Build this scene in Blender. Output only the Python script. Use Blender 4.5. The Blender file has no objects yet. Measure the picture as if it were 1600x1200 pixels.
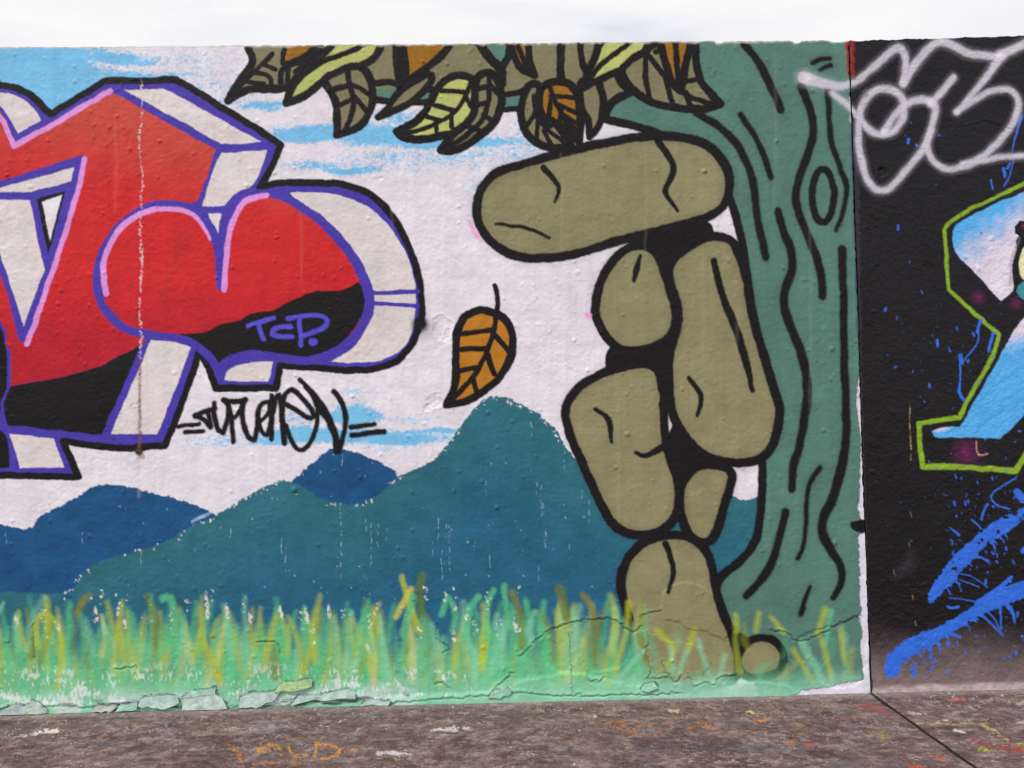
import bpy, math, random
import numpy as np

sc = bpy.context.scene
COL = sc.collection

# ------------------------------------------------------------------ camera
CAM = np.array([0.0, -4.06, 1.2427])
YAW, PITCH, ROLL, FPX = 0.02333, 0.04458, -0.01719, 1398.0     # FPX: focal length at 1600 px width


def cam_axes():
    cy, sy, cp, sp, cr, sr = (math.cos(YAW), math.sin(YAW), math.cos(PITCH), math.sin(PITCH),
                              math.cos(ROLL), math.sin(ROLL))
    f = np.array([sy * cp, cy * cp, sp]); r = np.array([cy, -sy, 0.0]); u = np.cross(r, f)
    return cr * r + sr * u, -sr * r + cr * u, f


RT, UP, FW = cam_axes()
cam_data = bpy.data.cameras.new("camera"); cam = bpy.data.objects.new("camera", cam_data); COL.objects.link(cam)
cam_data.sensor_fit = 'HORIZONTAL'; cam_data.sensor_width = 36.0; cam_data.lens = 36.0 * FPX / 1600.0
cam_data.clip_start = 0.05; cam_data.clip_end = 2000.0
from mathutils import Matrix
cam.matrix_world = Matrix(((RT[0], UP[0], -FW[0], CAM[0]), (RT[1], UP[1], -FW[1], CAM[1]),
                           (RT[2], UP[2], -FW[2], CAM[2]), (0, 0, 0, 1)))
sc.camera = cam

# ------------------------------------------------------------------ sky and sun
SUN_TO = np.array([-0.62, -0.62, 0.95]); SUN_TO /= np.linalg.norm(SUN_TO)      # high, in front of the wall, from the left
SUN_EL = math.asin(SUN_TO[2]); SUN_AZ = math.atan2(SUN_TO[0], SUN_TO[1])
world = bpy.data.worlds.new("World"); sc.world = world; world.use_nodes = True
wn = world.node_tree; wn.nodes.clear()


def wnode(t, **kw):
    n = wn.nodes.new(t)
    for k, v in kw.items(): setattr(n, k, v)
    return n


sky = wnode('ShaderNodeTexSky', sky_type='NISHITA', sun_disc=False, sun_elevation=SUN_EL, sun_rotation=SUN_AZ)
sky.air_density = 1.0; sky.dust_density = 2.0
tc = wnode('ShaderNodeTexCoord'); mp = wnode('ShaderNodeMapping'); mp.inputs['Scale'].default_value = (1.0, 1.0, 3.2)
cn = wnode('ShaderNodeTexNoise'); cn.inputs['Scale'].default_value = 2.1; cn.inputs['Detail'].default_value = 7
cn.inputs['Roughness'].default_value = 0.55; cn.inputs['Distortion'].default_value = 0.6
cr_ = wnode('ShaderNodeValToRGB')
cr_.color_ramp.elements[0].position = 0.36; cr_.color_ramp.elements[0].color = (8.7, 8.9, 9.9, 1)
cr_.color_ramp.elements[1].position = 0.60; cr_.color_ramp.elements[1].color = (10.7, 10.55, 10.5, 1)
cov = wnode('ShaderNodeMapRange'); cov.inputs['From Min'].default_value = 0.30; cov.inputs['From Max'].default_value = 0.46
cov.inputs['To Min'].default_value = 0.72; cov.inputs['To Max'].default_value = 1.0
mx = wnode('ShaderNodeMix', data_type='RGBA')
bg = wnode('ShaderNodeBackground'); bg.inputs['Strength'].default_value = 0.086
wo = wnode('ShaderNodeOutputWorld')
L = wn.links.new
L(tc.outputs['Generated'], mp.inputs['Vector']); L(mp.outputs['Vector'], cn.inputs['Vector'])
L(cn.outputs['Fac'], cr_.inputs['Fac']); L(cn.outputs['Fac'], cov.inputs['Value'])
L(cov.outputs['Result'], mx.inputs['Factor']); L(sky.outputs['Color'], mx.inputs['A']); L(cr_.outputs['Color'], mx.inputs['B'])
L(mx.outputs['Result'], bg.inputs['Color']); L(bg.outputs['Background'], wo.inputs['Surface'])

sun_d = bpy.data.lights.new("sun", 'SUN'); sun_d.energy = 2.45; sun_d.angle = math.radians(4.0); sun_d.color = (1.0, 0.965, 0.91)
sun = bpy.data.objects.new("sun", sun_d); COL.objects.link(sun)
from mathutils import Vector
sun.rotation_euler = Vector((-SUN_TO[0], -SUN_TO[1], -SUN_TO[2])).to_track_quat('-Z', 'Y').to_euler()
sun.location = (-6, -6, 9)
sc.view_settings.view_transform = 'Standard'; sc.view_settings.look = 'None'
sc.view_settings.exposure = 0.10; sc.view_settings.gamma = 1.0; sc.view_settings.use_curve_mapping = False
sc.cycles.use_denoising = True

# ------------------------------------------------------------------ helpers: noise, colour, projection
RNG = np.random.default_rng(11)
TAB = RNG.random((512, 512)).astype(np.float32)
KALB = 1.05          # pale paint of the photograph -> albedo


def lin(c):
    c = np.asarray(c, dtype=np.float32) / 255.0
    return (np.where(c <= 0.04045, c / 12.92, ((c + 0.055) / 1.055) ** 2.4) * KALB).astype(np.float32)


def vnoise(x, y, seed=0):
    x = x + 37.7 * seed + 1000.0; y = y + 91.3 * seed + 1000.0
    xi = np.floor(x); yi = np.floor(y); fx = (x - xi).astype(np.float32); fy = (y - yi).astype(np.float32)
    xi = xi.astype(np.int64) & 511; yi = yi.astype(np.int64) & 511
    fx = fx * fx * (3 - 2 * fx); fy = fy * fy * (3 - 2 * fy)
    x1 = (xi + 1) & 511; y1 = (yi + 1) & 511
    a = TAB[yi, xi]; b = TAB[yi, x1]; c = TAB[y1, xi]; d = TAB[y1, x1]
    return (a + (b - a) * fx) * (1 - fy) + (c + (d - c) * fx) * fy


def fbm(x, y, seed=0, o=3):
    s = 0; a = 0.5; t = 0
    for k in range(o):
        s = s + a * vnoise(x * 2 ** k, y * 2 ** k, seed + k * 7); t += a; a *= 0.55
    return s / t


def sstep(a, b, x):
    t = np.clip((x - a) / (b - a), 0, 1); return t * t * (3 - 2 * t)


def project(P):
    d = P - CAM
    z = d @ FW
    z = np.where(z < 0.2, np.nan, z)
    return 800 + FPX * (d @ RT) / z, 600 - FPX * (d @ UP) / z


def on_wall(u, v):
    d = (u - 800) / FPX * RT - (v - 600) / FPX * UP + FW
    t = -CAM[1] / d[1]; p = CAM + t * d
    return p[0], p[2]


def spline(pts, closed=False, step=5.0):
    """Catmull-Rom through the points; a point given twice is a sharp corner."""
    pts = [np.array(p, float) for p in pts]
    runs = []; cur = [pts[0]]
    for i in range(1, len(pts)):
        if np.allclose(pts[i], pts[i - 1]):
            runs.append(cur); cur = [pts[i]]
        else: cur.append(pts[i])
    runs.append(cur)
    if closed and len(runs) == 1:
        p = runs[0]; n = len(p); out = []
        for i in range(n):
            out += cr_seg(p[i - 1], p[i], p[(i + 1) % n], p[(i + 2) % n], step)
        return np.array(out + [out[0]])
    if closed:
        last = runs.pop(); runs[0] = last + runs[0] if len(last) > 0 else runs[0]
        runs.append([runs[-1][-1], runs[0][0]]) if False else None
    out = []
    for p in runs:
        if len(p) == 1:
            out.append(p[0]); continue
        for i in range(len(p) - 1):
            a = p[i - 1] if i > 0 else p[i]; d = p[i + 2] if i + 2 < len(p) else p[i + 1]
            out += cr_seg(a, p[i], p[i + 1], d, step)
        out.append(p[-1])
    if closed: out.append(out[0])
    return np.array(out)


def cr_seg(p0, p1, p2, p3, step):
    n = max(1, int(np.hypot(*(p2 - p1)) / step)); o = []
    for k in range(n):
        t = k / n
        o.append(0.5 * ((2 * p1) + (-p0 + p2) * t + (2 * p0 - 5 * p1 + 4 * p2 - p3) * t * t + (-p0 + 3 * p1 - 3 * p2 + p3) * t ** 3))
    return o


# ------------------------------------------------------------------ registry of painted elements
ELS = []


def element(name, parent=None, label=None, kind=None):
    ELS.append(dict(name=name, parent=parent, label=label, kind=kind)); return len(ELS) - 1


class Canvas:
    """A wall or pavement surface: a fine grid of real points that carries paint colour, relief and element ids."""

    def __init__(s, P, base_id, uv=None):
        s.P = P; s.R, s.C = P.shape[:2]
        s.u, s.v = project(P) if uv is None else uv
        s.u = np.nan_to_num(s.u, nan=-9e5).astype(np.float32); s.v = np.nan_to_num(s.v, nan=-9e5).astype(np.float32)
        s.rgb = np.zeros((s.R, s.C, 3), np.float32); s.gl = np.zeros((s.R, s.C), np.float32)
        s.id = np.full((s.R, s.C), base_id, np.int32); s.h = np.zeros((s.R, s.C), np.float32)
        u, v = s.u, s.v
        s.wu = (vnoise(u / 16, v / 16, 1) - .5) * 2.2 + (vnoise(u / 4, v / 4, 2) - .5) * 1.1
        s.wv = (vnoise(u / 16, v / 16, 3) - .5) * 2.2 + (vnoise(u / 4, v / 4, 4) - .5) * 1.1
        s.ru = (vnoise(u / 9, v / 9, 5) - .5) * 3 + (vnoise(u / 3.4, v / 3.4, 6) - .5) * 3
        s.rv = (vnoise(u / 9, v / 9, 7) - .5) * 3 + (vnoise(u / 3.4, v / 3.4, 8) - .5) * 3.2
        s.cmin = np.maximum.accumulate(u.min(0)); s.cmax = np.maximum.accumulate(u.max(0))
        s.rmin = np.maximum.accumulate(v.min(1)); s.rmax = np.maximum.accumulate(v.max(1))

    def box(s, x0, x1, y0, y1):
        c0 = np.searchsorted(s.cmax, x0); c1 = np.searchsorted(s.cmin, x1)
        r0 = np.searchsorted(s.rmax, y0); r1 = np.searchsorted(s.rmin, y1)
        return r0, r1, c0, c1

    def warped(s, sl, mode):
        if mode == 'rough': return s.u[sl] + s.ru[sl], s.v[sl] + s.rv[sl]
        if mode == 'none': return s.u[sl], s.v[sl]
        return s.u[sl] + s.wu[sl], s.v[sl] + s.wv[sl]

    def seg_dist(s, poly, hw, margin, mode):
        """signed distance to a polyline of half width hw (scalar or per point), within margin"""
        hw = np.broadcast_to(np.asarray(hw, float), (len(poly),)); m = hw.max() + margin
        r0, r1, c0, c1 = s.box(poly[:, 0].min() - m, poly[:, 0].max() + m, poly[:, 1].min() - m, poly[:, 1].max() + m)
        if r1 <= r0 or c1 <= c0: return None
        D = np.full((r1 - r0, c1 - c0), 1e3, np.float32)
        for i in range(len(poly) - 1):
            a, b = poly[i], poly[i + 1]
            q = s.box(min(a[0], b[0]) - m, max(a[0], b[0]) + m, min(a[1], b[1]) - m, max(a[1], b[1]) + m)
            if q[1] <= q[0] or q[3] <= q[2]: continue
            sl = (slice(q[0], q[1]), slice(q[2], q[3]))
            U, V = s.warped(sl, mode)
            dx, dy = b - a; l2 = dx * dx + dy * dy + 1e-9
            t = np.clip(((U - a[0]) * dx + (V - a[1]) * dy) / l2, 0, 1)
            d = np.hypot(U - a[0] - t * dx, V - a[1] - t * dy) - (hw[i] + (hw[i + 1] - hw[i]) * t)
            sub = D[q[0] - r0:q[1] - r0, q[2] - c0:q[3] - c0]
            np.minimum(sub, d, out=sub)
        return (slice(r0, r1), slice(c0, c1)), D

    def poly_sd(s, poly, margin, mode):
        poly = np.asarray(poly, float)
        if not np.allclose(poly[0], poly[-1]): poly = np.vstack([poly, poly[:1]])
        r = s.seg_dist(poly, 0.0, margin + 6, mode)
        if r is None: return None
        sl, D = r
        U, V = s.warped(sl, mode); ins = np.zeros(U.shape, bool)
        r0, c0 = sl[0].start, sl[1].start
        for i in range(len(poly) - 1):
            (x0, y0), (x1, y1) = poly[i], poly[i + 1]
            if y0 == y1: continue
            ra = max(np.searchsorted(s.rmax, min(y0, y1) - 7) - r0, 0); rb = min(np.searchsorted(s.rmin, max(y0, y1) + 7) - r0, U.shape[0])
            if rb <= ra: continue
            Us, Vs = U[ra:rb], V[ra:rb]
            ins[ra:rb] ^= ((y0 > Vs) != (y1 > Vs)) & (Us < (x1 - x0) * (Vs - y0) / (y1 - y0) + x0)
        return sl, np.where(ins, -D, D)

    def lay(s, sl, a, color, eid, gloss=None, thr=0.5):
        if callable(color): c = color(s.u[sl], s.v[sl])
        else: c = lin(color)
        A = a[..., None]
        s.rgb[sl] = s.rgb[sl] * (1 - A) + c * A
        if eid is not None:
            sub = s.id[sl]; sub[a > thr] = eid
        if gloss is not None: s.gl[sl] = s.gl[sl] * (1 - a) + gloss * a

    def fill(s, pts, color, eid=None, soft=1.7, alpha=1.0, mode='line', smooth=True, step=5.0, gloss=None, rough=None, thr=0.5):
        poly = spline(pts, True, step) if smooth else np.array(pts, float)
        r = s.poly_sd(poly, soft, mode)
        if r is None: return
        sl, D = r
        a = np.clip(0.5 - D / soft, 0, 1) * alpha
        if rough is not None: a = a * rough(s.u[sl], s.v[sl])
        s.lay(sl, a.astype(np.float32), color, eid, gloss, thr)

    def stroke(s, pts, w, color, eid=None, soft=1.7, alpha=1.0, mode='line', closed=False, smooth=True, step=5.0, gloss=None, rough=None, thr=0.5):
        poly = spline(pts, closed, step) if smooth else np.array(pts, float)
        fat = .9 if color in (BLACK, PURPLE, PINK) else 0
        if isinstance(w, (tuple, list)):
            hw = np.interp(np.linspace(0, 1, len(poly)), np.linspace(0, 1, len(w)), w) / 2 + fat
        else: hw = w / 2 + fat
        r = s.seg_dist(poly, hw, soft, mode)
        if r is None: return
        sl, D = r
        a = np.clip(0.5 - D / soft, 0, 1) * alpha
        if rough is not None: a = a * rough(s.u[sl], s.v[sl])
        s.lay(sl, a.astype(np.float32), color, eid, gloss, thr)

    def dot(s, x, y, r, color, alpha=1.0, soft=1.6, eid=None, fall=False):
        q = s.box(x - r - soft, x + r + soft, y - r - soft, y + r + soft)
        if q[1] <= q[0] or q[3] <= q[2]: return
        sl = (slice(q[0], q[1]), slice(q[2], q[3]))
        k_ = 0 if fall else .75
        d = np.hypot(s.u[sl] - x + k_ * s.ru[sl], s.v[sl] - y + k_ * s.rv[sl])
        a = np.clip(1 - d / r, 0, 1) ** 1.5 * alpha if fall else np.clip(0.5 - (d - r) / soft, 0, 1) * alpha
        s.lay(sl, a.astype(np.float32), color, eid)

    def bump(s, x, y, r, h, kind='dome'):
        q = s.box(x - r, x + r, y - r, y + r)
        if q[1] <= q[0] or q[3] <= q[2]: return
        sl = (slice(q[0], q[1]), slice(q[2], q[3]))
        d = np.hypot(s.u[sl] - x + (1.2 if kind == 'dome' else 5) * s.wu[sl], s.v[sl] - y + (1.2 if kind == 'dome' else 5) * s.wv[sl]) / r
        if kind == 'dome': s.h[sl] += h * np.clip(1 - d * d, 0, 1) ** 0.8
        else: s.h[sl] += h * np.where(d < .75, -np.clip(1 - (d / .75) ** 2, 0, 1) ** .6, 0.35 * np.clip(1 - abs(d - .85) / .15, 0, 1))

    def groove(s, pts, w, depth, lip=0.0, off=3.0):
        poly = spline(pts, False, 4.0)
        jit = np.random.default_rng(len(pts) * 7 + int(pts[0][0])).normal(0, 1.3, poly.shape); poly = poly + jit
        r = s.seg_dist(poly, w / 2, 1.6, 'line')
        if r is None: return
        sl, D = r; s.h[sl] -= depth * np.clip(0.5 - D / 1.6, 0, 1)
        if lip:
            r = s.seg_dist(poly + np.array([0, -off]), off * .5, off, 'line')
            if r is not None: s.h[r[0]] += lip * np.clip(0.5 - r[1] / (off * 1.6), 0, 1)

    def raise_plate(s, pts, h, soft=2.2):
        r = s.poly_sd(spline(pts, True, 4.0), soft, 'rough')
        if r is None: return
        sl, D = r; s.h[sl] += h * np.clip(0.5 - D / soft, 0, 1)


# ------------------------------------------------------------------ materials
def base_mat(name):
    m = bpy.data.materials.new(name); m.use_nodes = True
    nt = m.node_tree; b = nt.nodes['Principled BSDF']; return m, nt, b


def painted_material(name, micro=150.0, mstr=0.55, dist=0.0016, rough=0.6, var=0.14, spec=.17):
    """Spray paint on render: colour from the painted attribute, its fine grain, dust and sheen from noise."""
    m, nt, b = base_mat(name); N = nt.nodes; K = nt.links.new
    at = N.new('ShaderNodeAttribute'); at.attribute_name = 'paint'
    t = N.new('ShaderNodeTexCoord')
    n1 = N.new('ShaderNodeTexNoise'); n1.inputs['Scale'].default_value = 9; n1.inputs['Detail'].default_value = 8; n1.inputs['Roughness'].default_value = .65
    n2 = N.new('ShaderNodeTexNoise'); n2.inputs['Scale'].default_value = micro; n2.inputs['Detail'].default_value = 3
    K(t.outputs['Object'], n1.inputs['Vector']); K(t.outputs['Object'], n2.inputs['Vector'])
    r1 = N.new('ShaderNodeMapRange'); r1.inputs['From Min'].default_value = .3; r1.inputs['From Max'].default_value = .7
    r1.inputs['To Min'].default_value = 1 - var; r1.inputs['To Max'].default_value = 1 + var * .5
    K(n1.outputs['Fac'], r1.inputs['Value'])
    mu = N.new('ShaderNodeVectorMath'); mu.operation = 'SCALE'
    K(at.outputs['Color'], mu.inputs[0]); K(r1.outputs['Result'], mu.inputs['Scale']); K(mu.outputs['Vector'], b.inputs['Base Color'])
    r2 = N.new('ShaderNodeMath'); r2.operation = 'MULTIPLY_ADD'; r2.inputs[1].default_value = -.33; r2.inputs[2].default_value = rough
    K(at.outputs['Alpha'], r2.inputs[0]); K(r2.outputs['Value'], b.inputs['Roughness'])
    b.inputs['Specular IOR Level'].default_value = spec
    bp = N.new('ShaderNodeBump'); bp.inputs['Strength'].default_value = mstr; bp.inputs['Distance'].default_value = dist
    K(n2.outputs['Fac'], bp.inputs['Height']); K(bp.outputs['Normal'], b.inputs['Normal'])
    return m


def plain_material(name, rgb, rough=.8, nscale=30, var=.35, bump=.4, bdist=.004):
    m, nt, b = base_mat(name); N = nt.nodes; K = nt.links.new
    t = N.new('ShaderNodeTexCoord')
    n1 = N.new('ShaderNodeTexNoise'); n1.inputs['Scale'].default_value = nscale; n1.inputs['Detail'].default_value = 8; n1.inputs['Roughness'].default_value = .7
    K(t.outputs['Object'], n1.inputs['Vector'])
    r = N.new('ShaderNodeValToRGB')
    r.color_ramp.elements[0].position = .3; r.color_ramp.elements[0].color = (*[c * (1 - var) for c in rgb], 1)
    r.color_ramp.elements[1].position = .72; r.color_ramp.elements[1].color = (*[min(1, c * (1 + var)) for c in rgb], 1)
    K(n1.outputs['Fac'], r.inputs['Fac']); K(r.outputs['Color'], b.inputs['Base Color'])
    b.inputs['Roughness'].default_value = rough
    bp = N.new('ShaderNodeBump'); bp.inputs['Strength'].default_value = bump; bp.inputs['Distance'].default_value = bdist
    K(n1.outputs['Fac'], bp.inputs['Height']); K(bp.outputs['Normal'], b.inputs['Normal'])
    return m


M_PAINT = painted_material('spray_painted_render')
M_BLACKWALL = painted_material('dark_painted_render', micro=100, mstr=.9, dist=.003, rough=.55, spec=.22)
def add_grit(m):
    nt = m.node_tree; N = nt.nodes; K = nt.links.new; b = N['Principled BSDF']; src = b.inputs['Base Color'].links[0].from_socket
    t = N.new('ShaderNodeTexCoord'); v1 = N.new('ShaderNodeTexNoise'); v1.inputs['Scale'].default_value = 170; v1.inputs['Detail'].default_value = 4; v1.inputs['Roughness'].default_value = .75
    K(t.outputs['Object'], v1.inputs['Vector'])
    r = N.new('ShaderNodeMapRange'); r.inputs['From Min'].default_value = .36; r.inputs['From Max'].default_value = .66; r.inputs['To Min'].default_value = .58; r.inputs['To Max'].default_value = 1.55
    K(v1.outputs['Fac'], r.inputs['Value']); mu = N.new('ShaderNodeVectorMath'); mu.operation = 'SCALE'; K(src, mu.inputs[0]); K(r.outputs['Result'], mu.inputs['Scale']); K(mu.outputs['Vector'], b.inputs['Base Color'])
    return m


M_SLAB = painted_material('stained_pavement', micro=230, mstr=.9, dist=.004, rough=.85, var=.25); add_grit(M_SLAB)
M_CONCRETE = plain_material('bare_concrete', (.42, .40, .38))
M_DIRT = plain_material('dark_dirt', (.045, .035, .028), nscale=60)
M_RUST = plain_material('rusted_iron', (.10, .045, .02), nscale=220, bdist=.001)

# ------------------------------------------------------------------ the two wall panels as grids
XJ0, XJ1 = 1.689, 1.7005        # the joint between the panels
HW = 3.0
D = 0.0040


def axis(a, b, d): return np.linspace(a, b, max(2, int(round((b - a) / d)) + 1))


xs_m = np.concatenate([axis(-3.7, -2.30, .014)[:-1], axis(-2.30, XJ0, D)])
xs_b = np.concatenate([axis(XJ1, 2.60, D), axis(2.60, 4.3, .014)[1:]])
tz = axis(0, 1, D / HW)[::-1]                                  # from the top down


def panel_points(xs, top):
    X = np.repeat(xs[None, :], len(tz), 0)
    Z = tz[:, None] * top(xs)[None, :]
    return np.stack([X, np.zeros_like(X), Z], -1)


def top_m(x): return HW + .004 * (fbm(x * 9, x * 0 + 3, 5) - .5) * 2 + .0022 * (vnoise(x * 60, x * 0, 9) - .5) * 2 - .009 * sstep(.86, .95, vnoise(x * 11, x * 0 + 7, 3)) + .003 * np.sin(x * 1.3)
def top_b(x): return HW + .003 + .019 * (x - XJ1) / .83 + .0035 * (vnoise(x * 14, x * 0, 2) - .5) * 2 + .002 * (vnoise(x * 70, x * 0, 4) - .5) * 2


E_SKY = element('painted_sky', None, 'white painted sky with dry brushed pale blue streaks')
E_BLACK = element('black_paint', None, 'black paint fading to brown grey at the foot')
PM, PB = panel_points(xs_m, top_m), panel_points(xs_b, top_b)
for P_, col_, sd, sg in ((PM, -1, 1, -1), (PB, 0, 2, 1)):       # ragged edges along the joint
    zz = P_[:, col_, 2]; j = .004 * fbm(zz * 14, zz * 0, sd, 3) + .0035 * sstep(.6, .9, vnoise(zz * 40, zz * 0, sd + 5))
    P_[:, col_, 0] += sg * (j - .003)
CM = Canvas(PM, E_SKY)
CB = Canvas(PB, E_BLACK)

# colours of the paints as photographed (sRGB)
WHITE = (226, 221, 230); CREAM = (221, 212, 212); BLUE = (104, 186, 232); PURPLE = (72, 58, 166); PINK = (216, 148, 216)
BLACK = (23, 20, 23); TREE = (85, 124, 113); OLIVE = (139, 134, 99); LEAFOL = (126, 122, 92); LIGHTGR = (182, 190, 112)
ORANGE = (152, 104, 30); NAVY = (28, 80, 128); GRASS = (92, 188, 132); MINT = (132, 204, 164); MUST = (176, 188, 48)
TAG = (205, 200, 213); LIME = (134, 170, 44); ROYAL = (52, 108, 218)

# ================================================================== MURAL PANEL
c = CM; u, v = c.u, c.v
# ---- sky ground coat with dry-brushed blue
c.rgb[:] = lin(WHITE)
c.rgb *= (1 - .05 * fbm(u / 60, v / 40, 20)[..., None])
fld = np.zeros_like(u)
uq = u + 60 * (fbm(u / 70, v / 22, 25) - .5); vq = v + 16 * (fbm(u / 60, v / 30, 26) - .5)


def streak(x, y, rx, ry, a):
    global fld
    d = ((uq - x) / rx) ** 2 + ((vq - y) / ry) ** 2
    fld = np.maximum(fld, a * np.exp(-d * .62) * (1.12 if a > .75 else .95))


for q in [(-40, 110, 150, 75, 1.3), (60, 120, 90, 60, 1.3), (130, 78, 60, 12, .55), (185, 93, 70, 10, 1.0), (110, 150, 70, 40, 1.2), (215, 118, 85, 8, .85),
          (280, 95, 90, 25, .5), (330, 130, 80, 40, .45), (360, 160, 60, 20, .5),
          (420, 165, 40, 10, .8), (505, 207, 70, 13, 1.1), (600, 212, 100, 16, .95), (620, 185, 40, 16, .7), (680, 220, 60, 15, .9), (760, 220, 60, 11, .85),
          (490, 258, 70, 10, .75), (540, 266, 40, 6, 1.0), (600, 250, 110, 22, .55), (700, 245, 120, 25, .55), (800, 235, 70, 40, .55), (760, 290, 40, 20, .5),
          (840, 215, 50, 30, .6), (560, 610, 50, 10, .5), (558, 650, 30, 18, 1.0), (500, 683, 80, 12, 1.1), (600, 684, 90, 10, 1.1), (670, 672, 60, 6, .8),
          (640, 655, 70, 8, .55), (350, 690, 80, 12, .6), (600, 700, 60, 8, .55), (480, 655, 50, 16, .55), (620, 320, 60, 20, .25)]:
    streak(*q)
dry = .5 * fbm(u / 7, v / 3.2, 21) + .5 * vnoise(u / 2.6, v / 2.4, 22) + .22 * (fbm(u / 90, v / 6, 23) - .5)
a = sstep(-.20, .30, fld - .12 - .78 * dry) * .92
sh = lin(BLUE) * (.94 + .12 * fbm(u / 50, v / 14, 24)[..., None])
c.rgb = c.rgb * (1 - a[..., None]) + sh * a[..., None]

# ---- mountains
RIDGE_A = [(-160, 770), (-80, 800), (-30, 816), (0, 820), (45, 827), (60, 808), (90, 793), (125, 773), (150, 760), (180, 757), (205, 763), (240, 770), (275, 779), (310, 792), (340, 806), (380, 850), (400, 930), (400, 1010), (-900, 1010), (-900, 700)]
RIDGE_B = [(440, 770), (455, 753), (480, 730), (515, 702), (535, 701), (560, 708), (590, 722), (618, 737), (622, 752), (600, 800), (500, 810)]
RIDGE_C = [(-900, 930), (20, 925), (95, 935), (140, 885), (165, 875), (200, 865), (260, 845), (300, 822), (337, 805), (370, 785), (400, 768), (430, 753), (455, 753), (475, 762), (500, 778), (530, 786), (560, 788), (585, 778), (610, 756), (622, 744),
           (650, 733), (680, 715), (700, 693), (720, 665), (745, 635), (770, 619), (800, 625), (830, 640), (860, 662), (880, 690), (905, 722), (940, 742), (985, 738), (1030, 722), (1050, 724), (1075, 745), (1100, 760), (1130, 768), (1160, 781), (1200, 800), (1200, 1040), (-900, 1040)]


def teal(U, V):
    t = sstep(0, 190, V - np.interp(U, [0, 300, 430, 560, 770, 900, 1200], [900, 822, 753, 788, 619, 720, 790]))[..., None]
    w = (fbm(U / 45, V / 30, 31)[..., None] - .5) * .35 + 1
    return (lin((47, 107, 122)) * (1 - t) + lin((37, 96, 125)) * t) * w


def navy(U, V): return lin(NAVY) * (1 + (fbm(U / 30, V / 16, 32)[..., None] - .5) * .4)


mA = element('painted_mountain', None, 'dark blue painted mountain below the purple outlined letters')
mB = element('painted_mountain', None, 'small dark blue painted peak under the black signature')
mC = element('painted_mountain', None, 'wide teal painted mountain range in front of the blue peaks')
c.fill(RIDGE_A, navy, mA, soft=1.6, mode='rough'); c.fill(RIDGE_B, navy, mB, soft=1.6, mode='rough', smooth=False); c.fill(RIDGE_C, teal, mC, soft=1.6, mode='rough')
rs = random.Random(5)
# bare white specks along the rolled edges and drips of thin paint
rc = spline([p for p in RIDGE_C if 90 < p[0] < 930], False, 2.0)
for p in rc:
    if rs.random() < .34 and vnoise(np.array([p[0] / 25.]), np.array([0.]), 3)[0] > .38:
        c.dot(p[0] + rs.uniform(-3, 3), p[1] + rs.uniform(-2, 8), rs.uniform(.6, 1.9), (225, 228, 228), rs.uniform(.5, .95))
for i in range(220):
    x = rs.uniform(-150, 1190); y = rs.uniform(700, 960)
    k = int((c.cmin < x).sum()); r = int((c.rmin < y).sum())
    if 0 < k < c.C and 0 < r < c.R and c.id[min(r, c.R - 1), k] in (mA, mB, mC) and rs.random() < .2 + .8 * (vnoise(np.array([x / 40.]), np.array([y / 40.]), 8)[0] > .55):
        c.dot(x, y, rs.uniform(.4, 1.25), (190, 212, 218), rs.uniform(.35, .9))
for x, y0, y1 in [(534, 700, 725), (533, 785, 900), (580, 818, 880), (572, 812, 830), (590, 818, 850), (604, 825, 845), (685, 810, 842), (697, 818, 840), (702, 820, 890), (690, 860, 905), (676, 845, 870), (760, 752, 775),
                  (830, 660, 680), (882, 690, 730), (845, 760, 805), (848, 785, 800), (921, 782, 815), (852, 830, 850), (890, 850, 875), (842, 885, 905), (838, 755, 770), (910, 765, 785), (360, 825, 845), (440, 840, 860), (446, 855, 870), (220, 860, 880), (9, 832, 850), (128, 832, 845), (766, 868, 880)]:
    y = y0
    while y < y1:
        l = rs.uniform(2, 9); c.stroke([(x + rs.uniform(-.8, .8), y), (x + rs.uniform(-.8, .8), y + l)], rs.uniform(.5, 1.2), (185, 208, 214), soft=1.2, alpha=rs.uniform(.25, .75)); y += l + rs.uniform(1, 12)
for x, y, l in [(310, 812, 30), (322, 806, 16)]:
    c.stroke([(x - 10, y + 3), (x + 8, y - 6)], 4, (170, 205, 225), soft=4, alpha=.7)

# ---- tree trunk and branch
E_TREE = element('painted_tree', None, 'grey green painted tree trunk with black bark lines')
EDGE = [(940, 186), (985, 195), (1030, 210), (1078, 235), (1118, 270), (1140, 312), (1156, 362), (1166, 430), (1176, 520), (1186, 650), (1191, 740), (1188, 800), (1180, 845), (1152, 880), (1124, 905), (1117, 940), (1131, 975), (1165, 1003)]


def treec(U, V): return lin(TREE) * (1 + (fbm(U / 70, V / 110, 41)[..., None] - .5) * .22)


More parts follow.
